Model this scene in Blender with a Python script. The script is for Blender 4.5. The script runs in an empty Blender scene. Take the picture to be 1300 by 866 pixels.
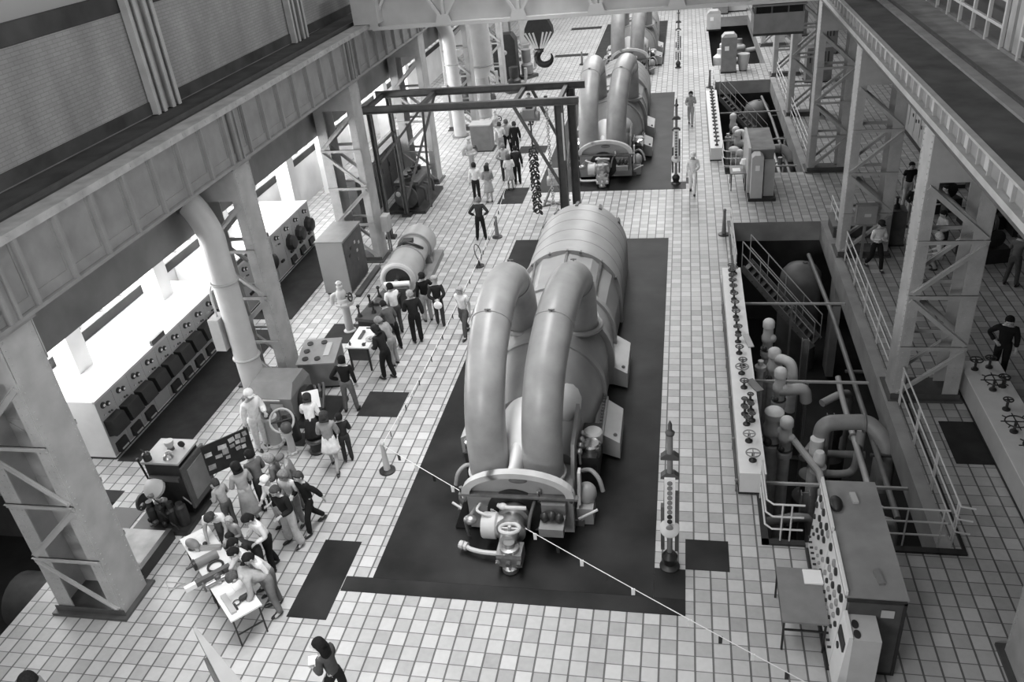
import bpy, bmesh, math, random
from mathutils import Vector, Matrix, Quaternion
random.seed(7)
PI = math.pi
SC = bpy.context.scene
COL = SC.collection
V = Vector

# ------------------------------------------------------------------ materials
MATS = {}
def mat(name, v, rough=0.6, metal=0.0, var=0.0, scale=3.0, bump=0.0, spec=0.5, tint=None):
    if name in MATS: return MATS[name]
    m = bpy.data.materials.new(name); m.use_nodes = True
    nt = m.node_tree; b = nt.nodes['Principled BSDF']
    c = tint or (v, v, v)
    b.inputs['Base Color'].default_value = (*c, 1)
    b.inputs['Roughness'].default_value = rough
    b.inputs['Metallic'].default_value = metal
    b.inputs['Specular IOR Level'].default_value = spec
    if var > 0 or bump > 0:
        tc = nt.nodes.new('ShaderNodeTexCoord')
        n = nt.nodes.new('ShaderNodeTexNoise'); n.inputs['Scale'].default_value = scale; n.inputs['Detail'].default_value = 5
        nt.links.new(tc.outputs['Object'], n.inputs['Vector'])
        if var > 0:
            r = nt.nodes.new('ShaderNodeValToRGB')
            r.color_ramp.elements[0].position = .3; r.color_ramp.elements[1].position = .7
            lo, hi = [x*(1-var) for x in c], [min(1, x*(1+var)) for x in c]
            r.color_ramp.elements[0].color = (*lo, 1); r.color_ramp.elements[1].color = (*hi, 1)
            nt.links.new(n.outputs['Fac'], r.inputs['Fac']); nt.links.new(r.outputs['Color'], b.inputs['Base Color'])
        if bump > 0:
            bp = nt.nodes.new('ShaderNodeBump'); bp.inputs['Strength'].default_value = bump; bp.inputs['Distance'].default_value = .02
            nt.links.new(n.outputs['Fac'], bp.inputs['Height']); nt.links.new(bp.outputs['Normal'], b.inputs['Normal'])
    MATS[name] = m
    return m

def emit(name, v, strength):
    m = bpy.data.materials.new(name); m.use_nodes = True
    b = m.node_tree.nodes['Principled BSDF']
    b.inputs['Base Color'].default_value = (v, v, v, 1)
    b.inputs['Emission Color'].default_value = (v, v, v, 1)
    b.inputs['Emission Strength'].default_value = strength
    MATS[name] = m
    return m

TILE = 0.315
def tile_material():
    m = bpy.data.materials.new('floor_tiles'); m.use_nodes = True
    nt = m.node_tree; L = nt.links; b = nt.nodes['Principled BSDF']
    N = nt.nodes.new
    geo = N('ShaderNodeNewGeometry')
    sc = N('ShaderNodeVectorMath'); sc.operation = 'SCALE'; sc.inputs['Scale'].default_value = 1/TILE
    L.new(geo.outputs['Position'], sc.inputs[0])
    fl = N('ShaderNodeVectorMath'); fl.operation = 'FLOOR'; L.new(sc.outputs[0], fl.inputs[0])
    fr = N('ShaderNodeVectorMath'); fr.operation = 'FRACTION'; L.new(sc.outputs[0], fr.inputs[0])
    fx = N('ShaderNodeSeparateXYZ'); L.new(fr.outputs[0], fx.inputs[0])
    ix = N('ShaderNodeSeparateXYZ'); L.new(fl.outputs[0], ix.inputs[0])
    def mth(op, a, bb=None):
        n = N('ShaderNodeMath'); n.operation = op
        for k, q in enumerate((a, bb)):
            if q is None: continue
            if isinstance(q, (int, float)): n.inputs[k].default_value = q
            else: L.new(q, n.inputs[k])
        return n.outputs[0]
    # grout: distance to the nearest edge, thicker along the hall
    dx = mth('SUBTRACT', 0.5, mth('ABSOLUTE', mth('SUBTRACT', fx.outputs['X'], .5)))
    dy = mth('SUBTRACT', 0.5, mth('ABSOLUTE', mth('SUBTRACT', fx.outputs['Y'], .5)))
    gx = mth('LESS_THAN', dx, .055); gy = mth('LESS_THAN', dy, .032)
    g = mth('MAXIMUM', gx, mth('MULTIPLY', gy, .85))
    comb = N('ShaderNodeCombineXYZ'); L.new(ix.outputs['X'], comb.inputs[0]); L.new(ix.outputs['Y'], comb.inputs[1])
    wn = N('ShaderNodeTexWhiteNoise'); wn.noise_dimensions = '2D'; L.new(comb.outputs[0], wn.inputs['Vector'])
    par = mth('ABSOLUTE', mth('MODULO', mth('ADD', ix.outputs['X'], ix.outputs['Y']), 2.0))
    lum = mth('ADD', mth('MULTIPLY', par, .085), mth('MULTIPLY', wn.outputs['Value'], .10))
    ns = N('ShaderNodeTexNoise'); ns.inputs['Scale'].default_value = .35; ns.inputs['Detail'].default_value = 6
    L.new(geo.outputs['Position'], ns.inputs['Vector'])
    ns2 = N('ShaderNodeTexNoise'); ns2.inputs['Scale'].default_value = 9; ns2.inputs['Detail'].default_value = 4
    L.new(geo.outputs['Position'], ns2.inputs['Vector'])
    lum = mth('ADD', lum, mth('MULTIPLY', mth('SUBTRACT', ns.outputs['Fac'], .5), .30))
    lum = mth('ADD', lum, mth('MULTIPLY', mth('SUBTRACT', ns2.outputs['Fac'], .5), .10))
    val = mth('ADD', .35, lum)
    val = mth('MULTIPLY', val, mth('SUBTRACT', 1.0, mth('MULTIPLY', g, .74)))
    cc = N('ShaderNodeCombineColor')
    for k in range(3): L.new(val, cc.inputs[k])
    L.new(cc.outputs[0], b.inputs['Base Color'])
    b.inputs['Roughness'].default_value = .42
    b.inputs['Specular IOR Level'].default_value = .4
    bp = N('ShaderNodeBump'); bp.inputs['Strength'].default_value = .35; bp.inputs['Distance'].default_value = .01; bp.invert = True
    L.new(g, bp.inputs['Height']); L.new(bp.outputs['Normal'], b.inputs['Normal'])
    return m

def brick_material(name, v, vm, sx=.25, sy=.08):
    m = bpy.data.materials.new(name); m.use_nodes = True
    nt = m.node_tree; L = nt.links; b = nt.nodes['Principled BSDF']; N = nt.nodes.new
    geo = N('ShaderNodeNewGeometry'); sp = N('ShaderNodeSeparateXYZ'); L.new(geo.outputs['Position'], sp.inputs[0])
    cb = N('ShaderNodeCombineXYZ'); L.new(sp.outputs['Y'], cb.inputs[0]); L.new(sp.outputs['Z'], cb.inputs[1])
    br = N('ShaderNodeTexBrick'); L.new(cb.outputs[0], br.inputs['Vector'])
    br.inputs['Scale'].default_value = 1; br.inputs['Brick Width'].default_value = sx; br.inputs['Row Height'].default_value = sy
    br.inputs['Mortar Size'].default_value = .008
    br.inputs['Color1'].default_value = (v, v, v, 1); br.inputs['Color2'].default_value = (v*.9, v*.9, v*.9, 1)
    br.inputs['Mortar'].default_value = (vm, vm, vm, 1)
    ns = N('ShaderNodeTexNoise'); ns.inputs['Scale'].default_value = .7; ns.inputs['Detail'].default_value = 7
    mp = N('ShaderNodeMapping'); mp.inputs['Scale'].default_value = (1, 1.4, .45); L.new(geo.outputs['Position'], mp.inputs[0]); L.new(mp.outputs[0], ns.inputs['Vector'])
    rp = N('ShaderNodeValToRGB'); rp.color_ramp.elements[0].position = .35; rp.color_ramp.elements[1].position = .7
    rp.color_ramp.elements[0].color = (.72,)*3+(1,); rp.color_ramp.elements[1].color = (1.05,)*3+(1,)
    L.new(ns.outputs['Fac'], rp.inputs['Fac'])
    mx = N('ShaderNodeMix'); mx.data_type = 'RGBA'; mx.blend_type = 'MULTIPLY'; mx.inputs['Factor'].default_value = 1
    L.new(br.outputs['Color'], mx.inputs[6]); L.new(rp.outputs['Color'], mx.inputs[7]); L.new(mx.outputs[2], b.inputs['Base Color'])
    b.inputs['Roughness'].default_value = .85
    return m

M_TILE = tile_material()
M_BRICK = brick_material('sooty_brick', .36, .26)
M_STEEL = mat('grey_steel_paint', .42, .55, 0, .12, 2.5, .05)
M_STEELD = mat('girder_paint', .27, .6, 0, .14, 2, .05)
M_SOOT = mat('sooty_plate', .06, .9, 0, .4, 1.5, .2)
M_TOPSL = mat('dusty_slab', .27, .85, 0, .3, 1.5, .2)
M_RAILW = mat('pale_rail_paint', .6, .5)
M_TURB = mat('turbine_grey', .30, .42, 0, .12, 1.6, .03)
M_TURBL = mat('turbine_light', .75, .45, 0, .08, 1.5)
M_TURBD = mat('turbine_dark', .13, .5, 0, .3, 4)
M_PIPE = mat('crossover_pipe_paint', .29, .36, 0, .14, 2.2, .03)
M_RUB = mat('rubber_matting', .016, .55, 0, .8, .7, .05, .25)
M_MAT2 = mat('worn_mat', .028, .8, 0, .3, 2, 0, .25)
M_BLACK = mat('black_iron', .022, .45, 0, .3, 5)
M_DARK = mat('dark_grey_paint', .075, .5, 0, .2, 4)
M_MID = mat('mid_grey_paint', .2, .5, 0, .12, 3)
M_LIGHT = mat('light_grey_paint', .5, .5, 0, .06, 3)
M_WHITE = mat('white_enamel', .78, .45, 0, .04, 3)
M_PAPER = mat('white_paper', .85, .8)
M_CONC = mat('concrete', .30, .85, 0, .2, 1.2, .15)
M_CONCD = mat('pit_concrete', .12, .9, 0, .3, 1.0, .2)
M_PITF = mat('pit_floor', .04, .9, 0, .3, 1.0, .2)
M_CHROME = mat('polished_steel', .7, .2, 1.0)
M_BRASS = mat('dull_metal', .4, .35, .8, .2, 6)
M_INS = mat('white_pipe_lagging', .78, .7, 0, .1, 5, .2)
M_GLASSB = mat('black_glass', .01, .15)
M_SKIN = mat('skin', .42, .55)
M_SKIND = mat('lips', .15, .6)
M_PLAST = mat('plaster_white', .72, .8, 0, .08, 1)
M_WINL = emit('daylit_pane', .95, 1.2)
M_ROPE = mat('pale_rope', .7, .8)

# ------------------------------------------------------------------ mesh builder
class MB:
    def __init__(s): s.bm = bmesh.new()
    def _face(s, vs):
        try: return s.bm.faces.new(vs)
        except ValueError: return None
    def hexa(s, p):
        v = [s.bm.verts.new(q) for q in p]
        for f in ((0,3,2,1),(4,5,6,7),(0,1,5,4),(1,2,6,5),(2,3,7,6),(3,0,4,7)): s._face([v[i] for i in f])
        return s
    def box(s, x0, x1, y0, y1, z0, z1):
        return s.hexa([(x0,y0,z0),(x1,y0,z0),(x1,y1,z0),(x0,y1,z0),(x0,y0,z1),(x1,y0,z1),(x1,y1,z1),(x0,y1,z1)])
    def cbox(s, c, sx, sy, sz, rz=0, rx=0, ry=0):
        M = Matrix.Translation(c) @ Matrix.Rotation(rz,4,'Z') @ Matrix.Rotation(ry,4,'Y') @ Matrix.Rotation(rx,4,'X')
        hx, hy, hz = sx/2, sy/2, sz/2
        return s.hexa([M @ V(q) for q in ((-hx,-hy,-hz),(hx,-hy,-hz),(hx,hy,-hz),(-hx,hy,-hz),(-hx,-hy,hz),(hx,-hy,hz),(hx,hy,hz),(-hx,hy,hz))])
    def beam(s, p, q, w, h, up=(0,0,1)):
        p, q = V(p), V(q); d = (q-p).normalized(); up = V(up)
        if abs(d.dot(up)) > .99: up = V((0,1,0))
        x = d.cross(up).normalized(); y = x.cross(d).normalized()
        a, b = x*w/2, y*h/2
        return s.hexa([p-a-b, p+a-b, q+a-b, q-a-b, p-a+b, p+a+b, q+a+b, q-a+b])
    def ring_pts(s, c, d, r, seg, ref=None):
        d = V(d).normalized()
        ref = ref or (V((0,0,1)) if abs(d.z) < .95 else V((1,0,0)))
        x = d.cross(ref).normalized(); y = x.cross(d)
        return [V(c)+x*r*math.cos(2*PI*k/seg)+y*r*math.sin(2*PI*k/seg) for k in range(seg)]
    def skinrings(s, rings, caps=True, closed=True):
        vr = [[s.bm.verts.new(p) for p in r] for r in rings]
        n = len(vr[0])
        for a, b in zip(vr, vr[1:]):
            for k in range(n if closed else n-1): s._face([a[k], a[(k+1)%n], b[(k+1)%n], b[k]])
        if caps: s._face(vr[0][::-1]); s._face(vr[-1])
        return s
    def cyl(s, p, q, r0, r1=None, seg=16, caps=True):
        r1 = r0 if r1 is None else r1
        d = V(q)-V(p)
        return s.skinrings([s.ring_pts(p, d, r0, seg), s.ring_pts(q, d, r1, seg)], caps)
    def lathe(s, p, d, prof, seg=24, caps=True):
        d = V(d).normalized()
        return s.skinrings([s.ring_pts(V(p)+d*h, d, max(r, 1e-4), seg) for r, h in prof], caps)
    def tube(s, pts, r, seg=10, caps=True):
        pts = [V(p) for p in pts]; rs = r if isinstance(r, (list, tuple)) else [r]*len(pts)
        rings = []; ref = None
        for i, p in enumerate(pts):
            d = (pts[min(i+1, len(pts)-1)]-pts[max(i-1, 0)]).normalized()
            if ref is None: ref = V((0,0,1)) if abs(d.z) < .9 else V((1,0,0))
            x = d.cross(ref).normalized(); y = x.cross(d).normalized(); ref = y
            rings.append([p+x*rs[i]*math.cos(2*PI*k/seg)+y*rs[i]*math.sin(2*PI*k/seg) for k in range(seg)])
        return s.skinrings(rings, caps)
    def prism(s, poly, axis, a, b):
        f = {'x': lambda u, w, t: (t,u,w), 'y': lambda u, w, t: (u,t,w), 'z': lambda u, w, t: (u,w,t)}[axis]
        A = [s.bm.verts.new(f(u,w,a)) for u, w in poly]; B = [s.bm.verts.new(f(u,w,b)) for u, w in poly]
        n = len(A)
        for k in range(n): s._face([A[k], A[(k+1)%n], B[(k+1)%n], B[k]])
        s._face(A[::-1]); s._face(B)
        return s
    def ball(s, c, rx, ry=None, rz=None, seg=14, rings=8, M=None):
        ry = rx if ry is None else ry; rz = rx if rz is None else rz
        rr = []
        for i in range(rings+1):
            th = PI*i/rings; sr = max(math.sin(th), 1e-3)
            ring = []
            for k in range(seg):
                p = V((rx*sr*math.cos(2*PI*k/seg), ry*sr*math.sin(2*PI*k/seg), -rz*math.cos(th)))
                if M is not None: p = M @ p
                ring.append(V(c)+p)
            rr.append(ring)
        return s.skinrings(rr, True)
    def torus(s, c, d, R, r, seg=24, ts=8, a0=0, a1=2*PI):
        full = abs(a1-a0-2*PI) < 1e-6
        d = V(d).normalized(); ref = V((0,0,1)) if abs(d.z) < .95 else V((1,0,0))
        x = d.cross(ref).normalized(); y = x.cross(d)
        rings = []
        for k in range(seg+(0 if full else 1)):
            a = a0+(a1-a0)*k/seg; u = x*math.cos(a)+y*math.sin(a)
            rings.append([V(c)+u*(R+r*math.cos(2*PI*j/ts))+d*r*math.sin(2*PI*j/ts) for j in range(ts)])
        if full: rings.append(rings[0])
        return s.skinrings(rings, not full)
    def arch(s, secs, seg=20):
        """secs: (y, half width, z of split line, rise, z bottom): arched casing section, lofted along y"""
        rings = []
        for y, w, zs, rise, zb, *cx in secs:
            c = cx[0] if cx else 0
            ring = [V((c-w,y,zb))]+[V((c-w*math.cos(PI*k/seg), y, zs+rise*math.sin(PI*k/seg))) for k in range(seg+1)]+[V((c+w,y,zb))]
            rings.append(ring)
        return s.skinrings(rings, True)
    def build(s, name, m, parent=None, loc=None, smooth=35, rotz=0):
        bmesh.ops.remove_doubles(s.bm, verts=s.bm.verts, dist=1e-5)
        bmesh.ops.recalc_face_normals(s.bm, faces=s.bm.faces)
        me = bpy.data.meshes.new(name); s.bm.to_mesh(me); s.bm.free()
        me.materials.append(m)
        if smooth:
            for p in me.polygons: p.use_smooth = True
            me.set_sharp_from_angle(angle=math.radians(smooth))
        o = bpy.data.objects.new(name, me); COL.objects.link(o)
        if parent: o.parent = parent
        if loc: o.location = loc
        if rotz: o.rotation_euler.z = rotz
        return o

def tag(o, label, cat, group=None, kind=None):
    o['label'] = label; o['category'] = cat
    if group: o['group'] = group
    if kind: o['kind'] = kind
    return o
def thing(name, label, cat, loc=(0,0,0), rotz=0, group=None):
    o = bpy.data.objects.new(name, None); COL.objects.link(o)
    o.empty_display_size = .2
    o.location = loc; o.rotation_euler = (0,0,rotz)
    return tag(o, label, cat, group)
def struct(mb, name, m, smooth=0):
    o = mb.build(name, m, smooth=smooth); o['kind'] = 'structure'; return o
KIDS = {}
def dup(root, loc, rotz=None, label=None, group=None, scale=None):
    r = root.copy(); COL.objects.link(r); r.location = loc
    if rotz is not None: r.rotation_euler = (0,0,rotz)
    if scale: r.scale = scale
    if label: r['label'] = label
    if group: r['group'] = group
    for ch in list(root.children):
        c = ch.copy(); COL.objects.link(c); c.parent = r
        for g in list(ch.children):
            d = g.copy(); COL.objects.link(d); d.parent = c
    return r

# ------------------------------------------------------------------ camera (35 mm still camera up on the crane bridge)
cam = bpy.data.cameras.new('camera'); co = bpy.data.objects.new('camera', cam); COL.objects.link(co)
Rm = ((0.97986074, 0.17647016, -0.093441), (0.00946183, -0.50845612, -0.86103592), (-0.19945779, 0.84281117, -0.49988592))
co.matrix_world = Matrix(((Rm[0][0], -Rm[1][0], -Rm[2][0], -0.30197904), (Rm[0][1], -Rm[1][1], -Rm[2][1], -10.81211884),
                          (Rm[0][2], -Rm[1][2], -Rm[2][2], 12.5411161), (0,0,0,1)))
cam.sensor_width = 36; cam.lens = 36*1053.07497/1300; cam.clip_end = 300
SC.camera = co

# ------------------------------------------------------------------ people
ARMS = {
 'down':  ((.235,-.03,1.13), (.25,.05,.88)),
 'front': ((.245,.04,1.13), (.14,.28,1.12)),
 'hips':  ((.37,-.09,1.17), (.19,.07,1.02)),
 'back':  ((.26,-.16,1.16), (.06,-.17,.99)),
 'reach': ((.23,.24,1.25), (.18,.48,1.22)),
 'hold':  ((.25,.08,1.14), (.11,.25,1.36)),
 'swing': ((.24,.08,1.14), (.22,.26,.97)),
 'swingb':((.25,-.14,1.15), (.26,-.22,.92)),
 'fold':  ((.25,.03,1.14), (-.02,.21,1.16)),
}
def skinned(verts, edges, radii, levels=1):
    me = bpy.data.meshes.new('sk'); me.from_pydata([tuple(v) for v in verts], edges, [])
    o = bpy.data.objects.new('sk', me); COL.objects.link(o)
    o.modifiers.new('s', 'SKIN')
    sub = o.modifiers.new('u', 'SUBSURF'); sub.levels = levels; sub.render_levels = levels
    if not me.skin_vertices: raise RuntimeError('no skin layer')
    for sv, r in zip(me.skin_vertices[0].data, radii): sv.radius = (r, r) if not isinstance(r, tuple) else r
    for i, sv in enumerate(me.skin_vertices[0].data): sv.use_root = (i == 0)
    dg = bpy.context.evaluated_depsgraph_get(); dg.update()
    out = bpy.data.meshes.new_from_object(o.evaluated_get(dg))
    bpy.data.objects.remove(o); bpy.data.meshes.remove(me)
    return out
CACHE = {}
def legs_pts(stance):
    if stance == 'walk':  return [((.085,.02,.9),(.095,.2,.5),(.1,.24,.09),(.1,.38,.04)), ((.085,-.02,.9),(.1,-.06,.49),(.1,-.33,.14),(.1,-.22,.03))]
    if stance == 'apart': return [((.09,0,.9),(.13,.03,.49),(.17,-.01,.09),(.19,.13,.035)), ((.09,0,.9),(.13,.02,.49),(.16,.0,.09),(.18,.14,.035))]
    if stance == 'crouch':return [((.1,.02,.45),(.15,.38,.52),(.14,.12,.09),(.15,.25,.035)), ((.1,0,.45),(.15,.36,.46),(.14,.1,.09),(.15,.24,.035))]
    if stance == 'step':  return [((.085,.01,.9),(.095,.1,.49),(.1,.1,.09),(.1,.24,.035)), ((.085,-.01,.9),(.1,0,.49),(.1,-.13,.09),(.11,.02,.035))]
    return [((.085,0,.9),(.095,.025,.49),(.1,-.02,.09),(.12,.12,.035)), ((.085,0,.9),(.095,.02,.49),(.1,-.02,.09),(.12,.12,.035))]
def body_mesh(al, ar, stance):
    key = ('b', al, ar, stance)
    if key in CACHE: return CACHE[key]
    vs, es, rs = [], [], []
    def add(p, r, par=None):
        vs.append(V(p)); rs.append(r)
        if par is not None: es.append((par, len(vs)-1))
        return len(vs)-1
    dz = -.45 if stance == 'crouch' else 0
    pel = add((0,0,.95+dz), .112); wa = add((0,0,1.1+dz), .102, pel); ch = add((0,0,1.27+dz), .138, wa); uc = add((0,0,1.41+dz), .115, ch)
    nk = add((0,.0,1.5+dz), .055, uc); jw = add((0,.02,1.565+dz), .07, nk); hd = add((0,.012,1.64+dz), .1, jw); tp = add((0,.0,1.70+dz), .07, hd)
    add((0,.125,1.612+dz), .018, jw)
    for s, arm in ((-1, al), (1, ar)):
        e_, w_ = ARMS[arm]
        sh = add((s*.165,0,1.415+dz), .068, uc)
        el = add((s*e_[0], e_[1], e_[2]+dz), .044, sh); wr = add((s*w_[0], w_[1], w_[2]+dz), .03, el)
        d = (V(w_)-V(e_)); d.x *= s; d.normalize()
        pc = add(vs[wr]+d*.055, .033, wr)
        side = V((1,0,0)) if abs(d.x) < .7 else V((0,0,1))
        side = (side-d*side.dot(d)).normalized(); dn = d.cross(side)
        if dn.z > 0: dn = -dn
        for q, ln in ((-.03,.062),(-.01,.075),(.011,.07),(.031,.055)):
            k1 = add(vs[pc]+d*.045+side*q, .0105, pc); k2 = add(vs[k1]+d*ln*.55+dn*.006, .0095, k1); add(vs[k2]+d*ln*.4+dn*.022, .008, k2)
        th = add(vs[pc]-side*.042+d*.008, .0125, pc); add(vs[th]+d*.035-side*.012+dn*.015, .0095, th)
    for s, lg in zip((-1, 1), legs_pts(stance)):
        hp, kn, an, to = [V((s*p[0], p[1], p[2])) for p in lg]
        a = add(hp, .08, pel); b = add((hp+kn)/2, .074, a); c = add(kn, .056, b); d = add((kn+an)/2, .052, c); e = add(an, .037, d); add(to, .032, e)
    m = skinned(vs, es, rs, 1)
    CACHE[key] = m; return m
def top_mesh(al, ar, stance, sleeve, grow, hem):
    key = ('t', al, ar, stance, sleeve, grow, hem)
    if key in CACHE: return CACHE[key]
    vs, es, rs = [], [], []
    def add(p, r, par=None):
        vs.append(V(p)); rs.append(r+grow)
        if par is not None: es.append((par, len(vs)-1))
        return len(vs)-1
    dz = -.45 if stance == 'crouch' else 0
    h0 = add((0,0,hem-.05+dz), .142); wa = add((0,0,max(1.1, hem+.08)+dz), .128, h0); ch = add((0,0,1.27+dz), .155, wa); uc = add((0,0,1.41+dz), .12, ch); add((0,0,1.475+dz), .062, uc)
    for s, arm in ((-1, al), (1, ar)):
        e_, w_ = ARMS[arm]
        sh = add((s*.168,0,1.41+dz), .072, uc)
        E_, W_ = V((s*e_[0], e_[1], e_[2]+dz)), V((s*w_[0], w_[1], w_[2]+dz))
        if sleeve == 'long':
            el = add(E_, .052, sh); add(W_-(W_-E_)*.06, .038, el)
        else:
            add(vs[sh]+(E_-vs[sh])*.62, .055, sh)
    m = skinned(vs, es, rs, 1); CACHE[key] = m; return m
def legs_mesh(stance, flare=0.0, short=False):
    key = ('l', stance, flare, short)
    if key in CACHE: return CACHE[key]
    vs, es, rs = [], [], []
    def add(p, r, par=None):
        vs.append(V(p)); rs.append(r+.016)
        if par is not None: es.append((par, len(vs)-1))
        return len(vs)-1
    dz = -.45 if stance == 'crouch' else 0
    pel = add((0,0,.96+dz), .138); add((0,0,1.07+dz), .134, pel)
    for s, lg in zip((-1, 1), legs_pts(stance)):
        hp, kn, an, to = [V((s*p[0], p[1], p[2])) for p in lg]
        a = add(hp, .1, pel); b = add((hp+kn)/2, .08, a); c = add(kn, .062, b)
        if not short:
            d = add((kn+an)/2, .058+flare*.5, c); add(an+(an-kn).normalized()*.03, .05+flare, d)
    m = skinned(vs, es, rs, 1); CACHE[key] = m; return m
def copy_def(me, name, lean, stance, twist=0, headtilt=0, k=1.0, bulk=1.0):
    m = me.copy(); m.name = name
    z0 = .95-(.45 if stance == 'crouch' else 0)
    for v in m.vertices:
        x, y, z = v.co
        if abs(x) < .21 and abs(y) < .19 and z0-.1 < z < z0+.55: y *= .78
        if abs(x) < .30: x *= 1+(bulk-1)*max(0, min(1, (z0+.56-z)/.1))
        if headtilt and z > z0+.55:
            a = headtilt*min(1, (z-z0-.55)/.08); yy, zz = y, z-(z0+.57)
            y = yy*math.cos(a)+zz*math.sin(a); z = z0+.57+zz*math.cos(a)-yy*math.sin(a)
        if lean and z > z0-.12:
            f = min(1, (z-z0+.12)/.3); a = lean*f; zz = z-z0+.02
            y, z = y*math.cos(a)+zz*math.sin(a), z0-.02+zz*math.cos(a)-y*math.sin(a)
        v.co = (x*k, y*k, z*k)
    return m
CLOTH = {}
def cloth(v):
    return mat('cloth_%02d' % int(v*100), v*.8 if v < .3 else v, .9, 0, .12, 12, 0, .2)
def hair_mat(v): return mat('hair_%02d' % int(v*100), v*.6 if v < .2 else v, .8, 0, .25, 30, 0, .15)
M_SHOE = mat('shoe_leather', .02, .4)
def person(label, x, y, face, h=1.72, arms=('down','down'), stance='stand', lean=0, head=0, top=.5, sleeve='long', hem=.96, bottom=.05, kind='trousers',
           hair=.03, style='short', flare=0.0, bulk=1.0, group=None, z=0, hat=None, jacket=None):
    """face: heading in degrees, 0 = looking down the hall, 90 = towards the switchboards, -90 = towards the pits"""
    k = h/1.74; L = math.radians(lean); HT = math.radians(head)
    root = thing('person', label, 'person', (x, y, z), math.radians(face), group)
    def put(name, me, m):
        me.materials.clear(); me.materials.append(m)
        for p in me.polygons: p.use_smooth = True
        o = bpy.data.objects.new(name, me); COL.objects.link(o); o.parent = root; return o
    body = put('body', copy_def(body_mesh(*arms, stance), 'body', L, stance, 0, HT, k, bulk), M_SKIN)
    def local(mb, name, m, par=root):
        bmesh.ops.remove_doubles(mb.bm, verts=mb.bm.verts, dist=1e-5); bmesh.ops.recalc_face_normals(mb.bm, faces=mb.bm.faces)
        me = bpy.data.meshes.new(name); mb.bm.to_mesh(me); mb.bm.free()
        me2 = copy_def(me, name, L, stance, 0, HT, k, 1); bpy.data.meshes.remove(me)
        me2.materials.append(m)
        for p in me2.polygons: p.use_smooth = True
        o = bpy.data.objects.new(name, me2); COL.objects.link(o); o.parent = par; return o
    dz = -.45 if stance == 'crouch' else 0
    put('jacket' if jacket else 'shirt', copy_def(top_mesh(*arms, stance, sleeve, .012+.006*(hem < .9), hem), 'shirt', L, stance, 0, 0, k, bulk), cloth(top))
    if kind == 'trousers': put('trousers', copy_def(legs_mesh(stance, flare), 'trousers', L, stance, 0, 0, k, bulk), cloth(bottom))
    elif kind == 'shorts': put('shorts', copy_def(legs_mesh(stance, 0, True), 'shorts', L, stance, 0, 0, k, bulk), cloth(bottom))
    else:
        zl = .52 if kind == 'skirt' else (.62 if kind == 'miniskirt' else .3)
        m = MB()
        rings = []
        for q in range(9):
            f = q/8; zz = 1.07+(zl-1.07)*f; r = .145+.09*f
            rings.append([V((r*1.05*math.cos(2*PI*j/24)*(1+.05*f*math.sin(6*PI*j/24*2)), r*.82*math.sin(2*PI*j/24)*(1+.05*f*math.sin(6*PI*j/24*2)), zz+dz)) for j in range(24)])
        m.skinrings(rings, True)
        local(m, 'coat_skirt' if kind == 'coat' else 'skirt', cloth(bottom))
    # shoes
    for s, lg in zip((-1, 1), legs_pts(stance)):
        an, to = V(lg[2]), V(lg[3]); an.x *= s; to.x *= s
        d = (to-an); d.z = 0; d.normalize(); c = (an+to)/2; c.z = max(.04, min(an.z-.05, to.z+.02))
        ang = math.atan2(-d.x, d.y)
        M = Matrix.Rotation(ang, 3, 'Z')
        m = MB(); m.ball(c, .048, .14, .045, 12, 8, M)
        me = bpy.data.meshes.new('shoe'); m.bm.to_mesh(me); m.bm.free()
        for v in me.vertices: v.co = v.co*k
        me.materials.append(M_SHOE); o = bpy.data.objects.new('shoe', me); COL.objects.link(o); o.parent = root
    # hair
    if hat is not None:
        m = MB(); m.lathe((0,.0,1.67+dz),(0,-.05,1),[(.115,0),(.118,.05),(.1,.1),(.05,.125)],18); m.cbox((0,.1,1.675+dz),.17,.12,.02)
        local(m, 'cap', cloth(hat))
    elif style != 'bald':
        m = MB(); big = {'short': 1.0, 'curly': 1.22, 'long': 1.06, 'bob': 1.12}[style]
        rings = []
        for i in range(9):
            th = PI*.5*1.28*(1-i/8)
            rr = max(math.sin(th), .02)
            ring = []
            for j in range(20):
                a = 2*PI*j/20
                yy = .118*big*rr*math.sin(a); zz = 1.665+.098*big*math.cos(th)
                if math.sin(a) > .35 and math.cos(th) < .35: yy *= .80; zz += .03
                elif math.sin(a) < .2: zz -= .075*max(0, .35-math.cos(th))/.8
                ring.append(V((.108*big*rr*math.cos(a), -.012+yy, zz+dz)))
            rings.append(ring)
        m.skinrings(rings, True)
        hr = local(m, 'hair', hair_mat(hair))
        if style in ('long', 'bob'):
            zl = 1.36 if style == 'long' else 1.5
            m = MB(); rings = []
            for i in range(7):
                f = i/6; zz = 1.66+(zl-1.66)*f
                rings.append([V((.112*(1+.1*f)*math.cos(2*PI*j/16), -.045-.02*f+.065*math.sin(2*PI*j/16), zz+dz)) for j in range(16)])
            m.skinrings(rings, True); local(m, 'long_hair', hair_mat(hair))
    else:
        m = MB(); m.torus((0,-.015,1.62+dz),(0,.3,1),.098,.02,20,8,PI*.95,PI*2.05); local(m, 'hair', hair_mat(.35))
    for s in (-1, 1):
        m = MB(); m.ball((s*.036,.103,1.64+dz), .012, .008, .008, 8, 6); local(m, 'eye', M_GLASSB)
        m = MB(); m.ball((s*.104,0,1.615+dz), .014, .025, .033, 8, 6); local(m, 'ear', M_SKIN)
    m = MB(); m.ball((0,.092,1.562+dz), .026, .01, .008, 8, 6); local(m, 'mouth', M_SKIND)
    return root
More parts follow.
